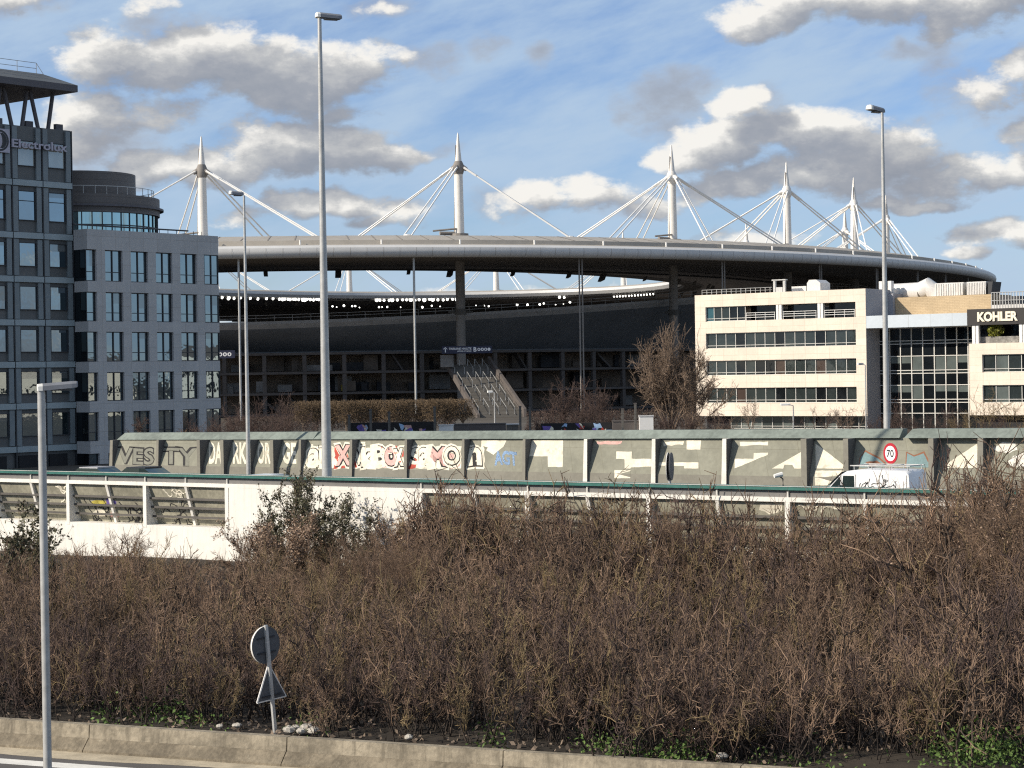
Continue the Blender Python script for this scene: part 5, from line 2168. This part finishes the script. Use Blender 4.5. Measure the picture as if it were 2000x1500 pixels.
def shrub(rng, h, stems=6, spread=.5, fine=2, r=.016, droop=0.0, tw=(2, 4), bare=.30):
    """a bare bush: stems from one foot, side twigs above a bare part, and twigs on those"""
    S_ = []

    def unit(v):
        return v / max(np.linalg.norm(v), 1e-6)
    for k in range(stems):
        an = rng.uniform(0, 2 * math.pi)
        p = np.array([.2 * math.cos(an) * rng.random(), .2 * math.sin(an) * rng.random(), -.1])
        d = unit(np.array([math.cos(an) * spread * rng.uniform(.2, 1.15), math.sin(an) * spread * rng.uniform(.2, 1.15), 1.0]))
        L = h * rng.uniform(.65, 1.1)
        n = 7
        rr = r * rng.uniform(.7, 1.3)
        for q in range(n):
            d = unit(d + rng.normal(0, .2, 3) + np.array([0, 0, .05 - droop * q]))
            p2 = p + d * L / n
            f0, f1 = 1 - .72 * q / n, 1 - .72 * (q + 1) / n
            S_.append((*p, *p2, rr * f0, rr * f1))
            if q / n >= bare:
                for w in range(rng.integers(*tw)):
                    td = unit(d * .6 + rng.normal(0, .55, 3) + np.array([0, 0, .32]))
                    tl = L * rng.uniform(.12, .34) * (1.15 - .5 * q / n)
                    c = p + (p2 - p) * rng.random()
                    for z in range(2):
                        td = unit(td + rng.normal(0, .28, 3) + np.array([0, 0, .06]))
                        c2 = c + td * tl / 2
                        S_.append((*c, *c2, rr * (.46 - .12 * z), rr * (.34 - .12 * z)))
                        for g in range(fine):
                            sd = unit(td * .7 + rng.normal(0, .62, 3) + np.array([0, 0, .3]))
                            c3 = c + (c2 - c) * rng.random()
                            c4 = c3 + sd * tl * rng.uniform(.3, .7)
                            S_.append((*c3, *c4, rr * .30, rr * .18))
                        c = c2
            p = p2
    return np.array(S_)


def leaves_mesh(pts, size, rng):
    """one small bent quad for each point"""
    n = len(pts)
    a_ = rng.normal(0, 1, (n, 3))
    a_ /= np.linalg.norm(a_, axis=1)[:, None]
    b = np.cross(a_, rng.normal(0, 1, (n, 3)))
    b /= np.maximum(np.linalg.norm(b, axis=1), 1e-6)[:, None]
    s_ = size * rng.uniform(.6, 1.3, n)[:, None]
    V = np.stack([pts - a_ * s_, pts - b * s_ * .55, pts + a_ * s_, pts + b * s_ * .55], 1).reshape(-1, 3)
    return V, np.arange(4 * n).reshape(n, 4)


NWo, NWd, NWi = np.array(NW.o), np.array(NW.d), np.array(NW.i)
BRo, BRd, BRi = np.array(BR.o), np.array(BR.d), np.array(BR.i)


def wall_dist(X, Y):
    return -((X - NWo[0]) * NWi[0] + (Y - NWo[1]) * NWi[1])


def barr_dist(X, Y):
    return (X - BRo[0]) * BRi[0] + (Y - BRo[1]) * BRi[1]


def bush_h(px, dw, db):
    """height of the thicket across the verge"""
    h = 2.25
    if px < 470:
        h = 2.3 if dw > 15 else (1.5 if dw > 9 else .45)
    elif px < 800:
        h = 2.35 if dw > 12 else 1.9
    elif px < 1240:
        h = 2.55 if dw > 11 else 3.6
    elif px < 1750:
        h = 2.5 if dw > 9 else 3.6
    else:
        h = 2.5 + min(1.0, (px - 1750) / 150) * (2.4 if dw < 14 else .8)
    return h


def thicket():
    rng = np.random.default_rng(42)
    var = [shrub(rng, 1.0, int(rng.integers(4, 8)), rng.uniform(.35, .8), 2, .0115, 0, (1, 4), rng.uniform(.2, .5)) for _ in range(22)]
    tall = []
    groups = {0: [[], [], []], 1: [[], [], []], 2: [[], [], []]}
    cnt = {0: 0, 1: 0, 2: 0}
    meshes = [segs_mesh(v) for v in var]
    dark = [np.tile((v[:, 6] > .0062).astype(np.int32), 3) for v in var]  # thick stems take the shade-dark colour
    pts = []
    tries = 0
    while len(pts) < 1680 and tries < 40000:
        tries += 1
        Y = rng.uniform(41, 93)
        px = rng.uniform(-160, 2160)
        front = rng.random() < .055
        if front:      # a closed front row along the kerb
            q_ = ray(px, 1450)
            Y = (BR.o.dot(BR.i) + rng.uniform(.9, 3.4)) / (q_.x * BR.i.x + q_.y * BR.i.y) * q_.y
        X = (px - 1000) / F * Y
        if not front and rng.random() > Y / 88:
            continue
        dw, db = wall_dist(X, Y), barr_dist(X, Y)
        if dw < .6 or db < .4:
            continue
        # keep a strip clear just behind the sign post
        if (440 < px < 600 and Y < 47.5) or (db < 3 and px > 1840 and rng.random() < .7):
            continue
        h = bush_h(px, dw, db) * (.8 if front else 1.0)
        pts.append((X, Y, px, h, db, dw))
    for (X, Y, px, h, db, dw) in pts:
        k = int(rng.integers(0, 22))
        V, Q = meshes[k]
        g = 0
        q = rng.random()
        if q < .14 or (480 < px < 700 and q < .3):
            g = 1
        elif q < (.62 if db < 5 else .36):  # more dark twigs by the barrier stand in for canopy shade
            g = 2
        an = rng.uniform(0, 6.28)
        c, s_ = math.cos(an), math.sin(an)
        hz = h * rng.uniform(.6, 1.2)
        wd = max(.8, hz * .78) * rng.uniform(.85, 1.2)
        R_ = np.stack([V[:, 0] * c * wd - V[:, 1] * s_ * wd + X, V[:, 0] * s_ * wd + V[:, 1] * c * wd + Y, V[:, 2] * hz + float(verge_h(X, Y))], 1)
        groups[g][0].append(R_)
        groups[g][1].append(Q + cnt[g])
        groups[g][2].append(dark[k])
        cnt[g] += len(V)
    for g, (nm, m) in enumerate((('thicket', M_twig), ('ochre_thicket', M_twig2), ('dark_thicket', M_twig3))):
        o = arr_mesh(nm, np.concatenate(groups[g][0]), np.concatenate(groups[g][1]), [m, M_stem_shade], None, np.concatenate(groups[g][2]))
        kind(o, 'stuff')
        o['label'] = ('dense brown leafless thicket filling the verge', 'ochre tinged bare twigs scattered in the thicket', 'bare stems coloured dark for the shade low in the thicket by the barrier')[g]
    return rng


def litter_and_leaves():
    rng = np.random.default_rng(5)
    # dead leaves and short stalks on the soil
    n = 26000
    Y = rng.uniform(41, 90, n)
    px = rng.uniform(-100, 2100, n)
    X = (px - 1000) / F * Y
    ok = (wall_dist(X, Y) > .3) & (barr_dist(X, Y) > .35)
    X, Y = X[ok], Y[ok]
    P_ = np.stack([X, Y, verge_h(X, Y) + rng.uniform(.01, .12, len(X))], 1)
    V, Q = leaves_mesh(P_, .07, rng)
    o = kind(arr_mesh('leaf_litter', V, Q, M_bark), 'stuff')
    # green weeds by the barrier
    P_ = []
    for (pc, w, yc, hh, n) in ((280, 90, 1.6, .5, 500), (330, 40, 2.0, .8, 500), (390, 60, 1.2, .4, 300), (1230, 90, .8, .35, 500), (1330, 90, .8, .45, 700), (960, 40, 1.0, .5, 260),
                               (1560, 120, .9, .3, 400), (1900, 110, 1.4, .75, 2400), (1960, 70, 3.2, .8, 1500), (1340, 60, 3.0, 1.0, 420), (200, 30, .8, .4, 200), (600, 60, 1.5, .5, 200), (1170, 60, .9, .5, 300)):
        for k in range(int(n * .42)):
            db = max(.35, abs(rng.normal(yc, .7)))
            pp = rng.normal(pc, w * .5)
            # walk out to the barrier line in this column
            r = ray(pp, 1450)
            lam = (BR.o.dot(BR.i) + db) / (r.x * BR.i.x + r.y * BR.i.y)
            X_, Y_ = r.x * lam, r.y * lam
            P_.append((X_, Y_, float(verge_h(X_, Y_)) + abs(rng.normal(0, hh * .4))))
    V, Q = leaves_mesh(np.array(P_), .05, rng)
    kind(arr_mesh('weeds', V, Q, M_weed), 'stuff')


thicket()
litter_and_leaves()


def bush(name, label, base, h, seed, m, stems=9, spread=.7, r=.014, fine=3, group=None, leaf=None, nleaf=0, lsize=.05, tw=(3, 6), droop=0.0, sides=3, wide=1.0):
    rng = np.random.default_rng(seed)
    S_ = shrub(rng, h, stems, spread, fine, r, droop, tw)
    S_[:, [0, 1, 3, 4]] *= wide
    t = thing(name, label, 'bush' if 'tree' not in name else 'tree', base, 0, group)
    V, Q = segs_mesh(S_, sides)
    arr_mesh('branches', V, Q, m, t)
    if leaf:
        e = S_[S_[:, 6] < r * .5]
        k = rng.integers(0, len(e), nleaf)
        P_ = e[k, 0:3] + (e[k, 3:6] - e[k, 0:3]) * rng.random((nleaf, 1))
        V, Q = leaves_mesh(P_ + rng.normal(0, .03, P_.shape), lsize, rng)
        arr_mesh('leaves', V, Q, leaf, t)
    return t


def gz(px, Y):
    X = (px - 1000) / F * Y
    return (X, Y, float(verge_h(X, Y)))


bush('leafy_bush', 'tall bush with small dark leaves rising over the white parapet left of the tallest lamp', gz(585, 80), 4.0, 1, M_bark, 15, .55, .02, 3, 'bushes against the parapet', M_leaf, 11000, .05)
bush('leafy_bush', 'pale pinkish-leaved bush in front of the white wall, beside the dark-leaved bush', gz(535, 76), 3.0, 2, M_twig, 14, .7, .016, 3, 'bushes against the parapet', M_leafp, 6500, .045)
bush('leafy_bush', 'loose bush with pale leaves in front of the white wall right of the rounded bush', gz(790, 75), 3.2, 3, M_twig, 12, .65, .016, 3, 'bushes against the parapet', M_leafp, 4500, .042)
bush('rounded_bush', 'dense rounded brown bush in front of the solid white wall', gz(742, 66), 3.0, 4, M_twig, 44, .85, .011, 4, 'bushes against the parapet', tw=(4, 7))
bush('leafy_bush', 'dark small-leaved bush in front of the white wall just right of the tallest lamp', gz(672, 78), 3.0, 33, M_bark, 12, .6, .018, 3, 'bushes against the parapet', M_leaf, 7000, .045)
bush('tall_bare_bush', 'tall bare bush crossing the teal cap rail in front of the red graffiti letters', gz(930, 75), 3.7, 5, M_twig, 14, .55, .014, 4, 'bushes against the parapet', tw=(4, 7))
bush('tall_bare_bush', 'bare bush overlapping the parapet below the edge-on round sign', gz(1320, 67), 3.2, 6, M_twig, 14, .6, .013, 4, 'bushes against the parapet', tw=(4, 7))
for i, (px, Y, h) in enumerate(((1900, 58, 4.6), (1960, 55, 4.9), (2010, 57, 5.2), (1850, 61, 4.0), (2060, 52, 4.8))):
    bush('tall_bare_bush', ('tall bare bush left of the right edge, in front of the ribbed wall', 'tallest dense bare bush near the right edge', 'tall bare bush cut by the right edge of the view',
         'bare bush over the rear of the white van', 'bare bush at the very right edge low down')[i], gz(px, Y), h, 20 + i, M_twig, 18, .6, .013, 4, 'bushes against the parapet', M_leafp if i < 3 else None, 900 if i < 3 else 0, .04, tw=(4, 7))
bush('ivy_bush', 'dark ivy-clad bush at the left edge in front of the barred bays', gz(15, 72), 3.5, 30, M_bark, 10, .6, .02, 3, 'bushes against the parapet', M_leaf, 3600, .07)
bush('bare_bush', 'thin bare bush in front of the white wall beside the near lamp pole', gz(165, 78), 1.9, 31, M_twig, 5, .7, .014, 1, 'bushes against the parapet', tw=(1, 3))
bush('bare_bush', 'bare bush throwing a shadow on the white wall under the barred bays', gz(238, 84.5), 1.7, 32, M_twig, 10, .9, .014, 3, 'bushes against the parapet')


def tree(name, label, px, Y, h, seed, m, spread=.35, trunk=.25, r=.10, limbs=7, group=None, bend=.1, fine=2):
    """tapered trunk with limbs, branches and twigs"""
    rng = np.random.default_rng(seed)
    X = (px - 1000) / F * Y
    t = thing(name, label, 'tree', (X, Y, 1.9), 0, group)
    T, B = [], []
    p = np.zeros(3)
    d = np.array([rng.normal(0, .04), rng.normal(0, .04), 1.0])
    n = 10
    for q in range(n):
        d = d + rng.normal(0, bend * .35, 3)
        d[2] = abs(d[2]) + .1
        d /= np.linalg.norm(d)
        p2 = p + d * h * .92 / n
        T.append((*p, *p2, r * (1 - .85 * q / n), r * (1 - .85 * (q + 1) / n)))
        if q / n >= trunk:
            for w in range(limbs):
                an = rng.uniform(0, 6.28)
                f_ = q / n
                ld = np.array([math.cos(an) * spread * 2.2, math.sin(an) * spread * 2.2, rng.uniform(.5, 1.1)])
                ld /= np.linalg.norm(ld)
                ll = h * rng.uniform(.20, .36) * (1.15 - .75 * f_)
                c = p + (p2 - p) * rng.random()
                rb = r * (1 - .85 * f_) * .42
                for z in range(4):
                    ld = ld + rng.normal(0, .16, 3) + np.array([0, 0, .09])
                    ld /= np.linalg.norm(ld)
                    c2 = c + ld * ll / 4
                    B.append((*c, *c2, rb * (1 - .2 * z), rb * (.8 - .2 * z)))
                    for g in range(3):
                        sd = ld + rng.normal(0, .55, 3) + np.array([0, 0, .15])
                        sd /= np.linalg.norm(sd)
                        e = c + (c2 - c) * rng.random()
                        e2 = e + sd * ll * rng.uniform(.18, .4)
                        B.append((*e, *e2, max(.016, rb * .35), .011))
                        for y in range(fine):
                            s2 = sd + rng.normal(0, .5, 3)
                            s2 /= np.linalg.norm(s2)
                            e3 = e + (e2 - e) * rng.random()
                            B.append((*e3, *(e3 + s2 * ll * rng.uniform(.1, .24)), .013, .008))
                    c = c2
        p = p2
    V, Q = segs_mesh(T, 8)
    arr_mesh('trunk', V, Q, M_bark, t)
    V, Q = segs_mesh(B, 3)
    arr_mesh('crown', V, Q, m, t)
    return t


G1 = 'bare trees in front of the stadium and offices'
bush('bare_tree', 'large round bare tree against the left end of the cream office', ((1308 - 1000) / F * 214, 214, 1.9), 10.2, 51, M_tree, 30, .42, .07, 4, G1, tw=(4, 7), wide=.72)
bush('bare_tree', 'bare tree half hidden behind the left wall of the cream office', ((1350 - 1000) / F * 224, 224, 1.9), 8.6, 52, M_tree, 18, .4, .065, 4, G1, tw=(4, 7))
bush('bare_tree', 'small dark bare tree right of the stadium stair', ((1093 - 1000) / F * 200, 200, 1.9), 6.2, 53, M_twig3, 12, .34, .05, 3, G1, tw=(3, 6))
bush('bare_tree', 'round small bare tree beside the pair of thin rods', ((1160 - 1000) / F * 205, 205, 1.9), 6.0, 54, M_twig3, 14, .42, .045, 3, G1, tw=(3, 6))
bush('bare_tree', 'slim bare street tree in front of the lower left windows of the cream office', ((1466 - 1000) / F * 195, 195, 1.9), 5.2, 1466, M_tree, 6, .22, .030, 2, G1, tw=(2, 4))
bush('bare_tree', 'tiny bare tree at the foot of the cream office left corner', ((1385 - 1000) / F * 190, 190, 1.9), 3.4, 1385, M_tree, 9, .6, .030, 2, G1, tw=(2, 4))
bush('bare_tree', 'low spreading bare tree under the middle of the cream office', ((1600 - 1000) / F * 190, 190, 1.9), 3.8, 1600, M_twig3, 9, .6, .030, 2, G1, tw=(2, 4))
bush('bare_tree', 'low bare tree just left of the lamp by the 70 sign', ((1660 - 1000) / F * 192, 192, 1.9), 3.6, 1660, M_tree, 9, .6, .030, 2, G1, tw=(2, 4))
bush('bare_tree', 'bare tree in front of the left part of the glazed link', ((1765 - 1000) / F * 190, 190, 1.9), 4.2, 1765, M_twig3, 9, .6, .030, 2, G1, tw=(2, 4))
bush('bare_tree', 'bare tree in front of the right part of the glazed link', ((1862 - 1000) / F * 190, 190, 1.9), 4.6, 1862, M_twig3, 9, .6, .030, 2, G1, tw=(2, 4))
bush('bare_tree', 'pale-stemmed bare tree under the black name band', ((1915 - 1000) / F * 188, 188, 1.9), 4.8, 1915, M_twig2, 9, .6, .030, 2, G1, tw=(2, 4))
bush('bare_tree', 'bare tree at the right edge under the cream wing', ((1975 - 1000) / F * 188, 188, 1.9), 4.2, 1975, M_twig2, 9, .6, .030, 2, G1, tw=(2, 4))
tree('bare_tree', 'bare tree in front of the lower windows of the grey stone office', 268, 140, 4.4, 63, M_twig3, .4, .15, .06, 5, G1)
tree('bare_tree', 'small bare tree at the right corner of the grey stone office', 362, 142, 3.4, 64, M_twig, .4, .15, .05, 4, G1, fine=1)
for i, (px, Y, h) in enumerate(((430, 140, 4.5), (480, 141, 5.2), (525, 141, 5.4), (572, 142, 4.6), (398, 140, 4.0))):
    bush('bare_bush', ('dark purple bare bush at the foot of the stone office corner', 'dark purple bare bush behind the slim street lamp', 'tallest dark purple bare bush behind the noise wall',
         'dark purple bare bush left of the clipped trees', 'low dark bare bush in front of the stone office')[i], ((px - 1000) / F * Y, Y, 1.9), h, 70 + i, M_twig3, 22, .6, .024, 3, 'dark bushes behind the noise wall', tw=(4, 7))
for i, px in enumerate((1705, 1740, 1800, 1835, 1885, 1940)):
    bush('bare_bush', ('brown bare bush behind the lamp beside the 70 sign', 'brown bare bush left of the glass door of the link', 'brown bare bush in front of the glass door of the link', 'reddish bare bush right of the glass door',
         'pale bare bush at the corner of the cream wing', 'brown bare bush under the windows of the cream wing')[i], ((px - 1000) / F * 175, 175, 1.9), 2.9, 90 + i, M_twig3 if i != 4 else M_twig2, 14, .8, .018, 3, 'bushes in front of the glazed link', tw=(4, 6))


for i, px in enumerate((1040, 1068, 1120, 1145, 1185, 1215, 1290, 1335, 1400)):
    bush('bare_bush', ('dark bare bush at the right foot of the stadium stair', 'dark bare bush left of the red graffiti hoarding', 'dark bare bush behind the red graffiti hoarding', 'dark bare bush at the pair of thin rods',
         'dark bare bush right of the red graffiti hoarding', 'dark bare bush between the pale posts', 'dark bare bush at the trunk of the large bare tree', 'dark bare bush left of the cream office corner', 'dark bare bush under the cream office corner')[i],
         ((px - 1000) / F * 198, 198, 1.9), (2.6, 3.0, 3.2, 3.6, 3.3, 2.6, 2.8, 3.0, 2.4)[i], 120 + i, M_twig3, 15, .85, .024, 3, 'dark bushes right of the stadium stair', tw=(4, 7))


def low_hedge(label, pa, pb, Y, h, seed):
    rng = np.random.default_rng(seed)
    xa, xb = (pa - 1000) / F * Y, (pb - 1000) / F * Y
    t = thing('hedge', label, 'hedge', ((xa + xb) / 2, Y, 1.9), 0, 'low hedges before the stadium')
    w = (xb - xa) / 2
    n = int(w * 420)
    p = np.stack([rng.uniform(-w, w, n), rng.uniform(-.6, .6, n), rng.uniform(0, h, n) ** .9], 1)
    d = rng.normal(0, 1, (n, 3)) + np.array([0, 0, .5])
    d /= np.linalg.norm(d, axis=1)[:, None]
    q = p + d * rng.uniform(.2, .5, n)[:, None]
    V, Q = segs_mesh(np.concatenate([p, q, np.full((n, 1), .028), np.full((n, 1), .016)], 1))
    arr_mesh('twigs', V, Q, M_twig3, t)
    V, Q = leaves_mesh(p[rng.random(n) < .5], .09, rng)
    arr_mesh('leaves', V, Q, M_bark, t)


low_hedge('low dark hedge between the stone office and the stadium stair', 440, 890, 262, 1.9, 301)
low_hedge('low dark hedge from the stadium stair to the cream office', 1028, 1375, 250, 2.3, 302)


# clipped (pleached) trees in a row: one built, the rest copied
def clipped_row():
    Y = 235
    px0 = 592
    base = ground_at(px0, Y, 1.9)
    rng = np.random.default_rng(77)
    t = thing('clipped_tree', 'clipped bare tree', 'tree', base, 0, 'row of clipped trees before the stadium')
    T = [(0, 0, 0, .05, 0, 1.3, .12, .10)]
    B = []
    for k in range(7):
        an = rng.uniform(0, 6.28)
        e = np.array([math.cos(an) * 1.0, math.sin(an) * .6, rng.uniform(1.9, 2.7)])
        T.append((.05, 0, 1.25, *e, .08, .05))
    for k in range(900):
        p = np.array([rng.normal(0, .72), rng.uniform(-.8, .8), rng.uniform(1.7, 4.05)])
        d = rng.normal(0, 1, 3) + np.array([0, 0, .4])
        d /= np.linalg.norm(d)
        q = p + d * rng.uniform(.25, .6)
        q[2] = min(q[2], 4.05 + rng.uniform(0, .3))
        B.append((*p, *q, .02, .012))
    V, Q = segs_mesh(T, 6)
    arr_mesh('trunk', V, Q, M_bark, t)
    V, Q = segs_mesh(B, 3)
    arr_mesh('crown', V, Q, M_clip, t)
    labs = ['leftmost clipped bare tree of the row, beside the tallest lamp', 'second clipped tree from the left of the row', 'third clipped tree from the left, right of the tallest lamp', 'fourth clipped tree from the left of the row', 'fifth clipped tree from the left of the row',
            'sixth clipped tree of the row, behind the blue hoarding', 'seventh clipped tree of the row, left of the thin rod', 'eighth clipped tree of the row, at the thin rod', 'fourth clipped tree from the stadium stair', 'third clipped tree from the stadium stair', 'second clipped tree from the stadium stair', 'clipped tree nearest the foot of the stadium stair']
    t['label'] = labs[0]
    for i in range(1, 12):
        c = t.copy()
        COL.objects.link(c)
        c.location = ground_at(px0 + i * 28.5, Y + (i % 3) * .6, 1.9)
        c.rotation_euler = (0, 0, math.pi * (i % 2) + (i % 5 - 2) * .05)
        c['label'] = labs[i]
        for ch in t.children:
            d = ch.copy()
            COL.objects.link(d)
            d.parent = c


clipped_row()


# evergreen bush in the terrace planter of the cream wing
def planter_bush():
    x, z = CFR.hit(1945, 650, 1.1)
    c = CFR.w(x, 1.1, C_zp - .05)
    t = thing('evergreen_bush', 'round yellow-green evergreen bush in the terrace planter under the black name band', 'bush', c)
    rng = np.random.default_rng(8)
    S_ = shrub(rng, 1.3, 8, .8, 1, .03)
    V, Q = segs_mesh(S_, 3)
    arr_mesh('branches', V, Q, M_bark, t)
    d = rng.normal(0, 1, (1500, 3))
    d /= np.linalg.norm(d, axis=1)[:, None]
    rad = .95 * rng.random(1500)[:, None] ** .4 * (1 + .18 * np.sin(d[:, :1] * 7) * np.sin(d[:, 2:3] * 6))
    P_ = d * rad * np.array([1.0, .8, .8]) + np.array([0, 0, .75])
    V, Q = leaves_mesh(P_, .12, rng)
    arr_mesh('leaves', V, Q, M_ever, t)


planter_bush()


# ------------------------------------------------------------------ small things behind the noise wall
def hoarding(label, pa, pb, ytop, Y, cols, seed):
    a_, b = P(pa, ytop, Y), P(pb, ytop, Y)
    t = thing('hoarding', label, 'hoarding', (a_.x, a_.y, 1.9), 0, 'painted hoardings')
    w, h = b.x - a_.x, a_.z - 1.9
    mb = MB()
    mb.box(0, w, 0, .12, 0, h)
    mb.build('board', M_gk, t)
    rr = random.Random(seed)
    for k in range(26):
        x, z = rr.uniform(.1, w - .5), rr.uniform(h * .45, h - .25)
        pts = [(x + rr.uniform(-.1, .9), -.006 - k * .0008, min(h - .03, max(.1, z + rr.uniform(-.45, .45)))) for _ in range(5)]
        cx = sum(p[0] for p in pts) / 5
        cz = sum(p[2] for p in pts) / 5
        pts.sort(key=lambda p: math.atan2(p[2] - cz, p[0] - cx))
        mb = MB()
        mb.poly([(min(max(p[0], .02), w - .02), p[1], p[2]) for p in pts])
        mb.build('painted_patch', rr.choice(cols), t)


hoarding('blue and violet graffiti hoarding under the clipped trees', 680, 852, 826, 190, [M_gb, M_gv, M_gw, M_gp, M_gv, M_gb], 1)
hoarding('black, white and red graffiti hoarding under the small dark trees', 1056, 1196, 827, 190, [M_gw, M_gb, M_gr, M_gk, M_gw, M_gv], 2)


def block(name, label, cat, pa, pb, ytop, Y, m, extra=None, group=None):
    a_, b = P(pa, ytop, Y), P(pb, ytop, Y)
    t = thing(name, label, cat, ((a_.x + b.x) / 2, Y, 1.9), 0, group)
    w, h = (b.x - a_.x) / 2, a_.z - 1.9
    mb = MB()
    mb.box(-w, w, 0, 1.2, 0, h - .08)
    mb.build('body', m, t)
    mb = MB()
    mb.box(-w - .06, w + .06, -.06, 1.26, h - .08, h)
    mb.build('lid', M_hvac if m is not M_slab else M_slab, t)


block('utility_cabinet', 'white cabinet at the right end of the blue hoarding', 'cabinet', 857, 885, 830, 189, M_wsh)
block('utility_cabinet', 'white cabinet in front of the big bare tree', 'cabinet', 1249, 1276, 812, 192, M_wsh)
block('utility_cabinet', 'beige cabinet at the foot of the stadium stair', 'cabinet', 989, 1013, 828, 189, M_stair)
block('low_wall', 'long dark low wall in front of the stadium stair', 'wall', 886, 988, 828, 195, M_slab)
block('low_wall', 'grey low wall right of the red graffiti hoarding', 'wall', 1197, 1247, 822, 193, M_slab)
for i, (px, yt, lab) in enumerate(((683, 812, 'first pale post in front of the clipped trees, nearest the tallest lamp'), (725, 801, 'second pale post in front of the clipped trees'), (761, 806, 'third pale post in front of the clipped trees'),
                                   (850, 796, 'pale post nearest the white cabinet under the clipped trees'), (1017, 795, 'pale post right of the stadium stair foot'), (1036, 797, 'second pale post right of the stadium stair'), (1217, 800, 'pale post left of the white cabinet by the big tree'),
                                   (1242, 789, 'taller pale post left of the white cabinet by the big tree'))):
    Y = 188
    b = ground_at(px, Y, 1.9)
    tp = P(px, yt, Y)
    t = thing('post', lab, 'post', b, 0, 'pale posts behind the noise wall')
    mb = MB()
    mb.box(b.x - .11, b.x + .11, b.y - .11, b.y + .11, 1.9, tp.z)
    mb.build('shaft', M_stair, t, local=False)
    mb = MB()
    mb.box(b.x - .14, b.x + .14, b.y - .14, b.y + .14, tp.z, tp.z + .1)
    mb.build('cap', M_slab, t, local=False)


def rock(label, px, db, r, seed, m=None):
    rr = random.Random(seed)
    q = ray(px, 1450)
    lam = (BR.o.dot(BR.i) + db) / (q.x * BR.i.x + q.y * BR.i.y)
    X, Y = q.x * lam, q.y * lam
    mb = MB()
    n1, n2 = 6, 9
    for i in range(n1 + 1):
        for j in range(n2):
            a_, b = math.pi * i / n1, 2 * math.pi * j / n2
            k = r * rr.uniform(.75, 1.15)
            mb.v.append((k * math.sin(a_) * math.cos(b) * 1.2, k * math.sin(a_) * math.sin(b), k * .7 * math.cos(a_)))
    for i in range(n1):
        for j in range(n2):
            mb.f.append((i * n2 + j, i * n2 + n2 + j, i * n2 + n2 + (j + 1) % n2, i * n2 + (j + 1) % n2))
            mb.m.append(0)
    o = mb.build('stone', m or M_stone)
    o.location = (X, Y, max(.95, float(verge_h(X, Y))) + r * .55)
    tag(o, label, 'stone', 'pale stones along the barrier')


for i, (px, db, r, lab) in enumerate(((566, .7, .13, 'whitish stone just right of the leaning sign post, on the barrier edge'), (577, .9, .12, 'pale stone right of the whitish one by the sign post'), (588, .7, .10, 'small pale stone behind the barrier near the sign post'),
                                      (600, 1.0, .14, 'larger grey stone right of the leaning sign post'), (612, .8, .12, 'last grey stone of the row right of the sign post'), (463, .9, .09, 'small pale stone left of the leaning sign post'), (430, .7, .08, 'smallest pale stone left of the sign post'),
                                      (798, .8, .09, 'white stone alone on the middle of the barrier edge'), (1410, .8, .10, 'pale stone near the right end of the barrier'))):
    rock(lab, px, db, r, 100 + i)


def bag(label, px, py, Y, m, seed):
    rr = random.Random(seed)
    c = P(px, py, Y)
    mb = MB()
    n1, n2, r = 5, 8, .16
    for i in range(n1 + 1):
        for j in range(n2):
            a_, b = math.pi * i / n1, 2 * math.pi * j / n2
            k = r * rr.uniform(.55, 1.25)
            mb.v.append((.55 * k * math.sin(a_) * math.cos(b) * 1.3, .55 * k * math.sin(a_) * math.sin(b), .55 * k * .8 * math.cos(a_)))
    for i in range(n1):
        for j in range(n2):
            mb.f.append((i * n2 + j, i * n2 + n2 + j, i * n2 + n2 + (j + 1) % n2, i * n2 + (j + 1) % n2))
            mb.m.append(0)
    o = mb.build('litter_bag', m)
    o.location = c
    tag(o, label, 'litter', 'litter caught in the thicket')


bag('lime green plastic scrap caught in the thicket at the lower right', 1903, 1404, 45, mat('lime_plastic', (.25, .55, .06), .5, .1, 3), 1)
bag('red plastic scrap just below the lime green one', 1911, 1417, 45, M_gr, 2)
bag('pale blue plastic bag caught in the thicket at the right', 1775, 1248, 55, M_gb, 3)
bag('white litter scrap in the thicket near the barrier at the right', 1521, 1411, 43, M_wsh, 4)
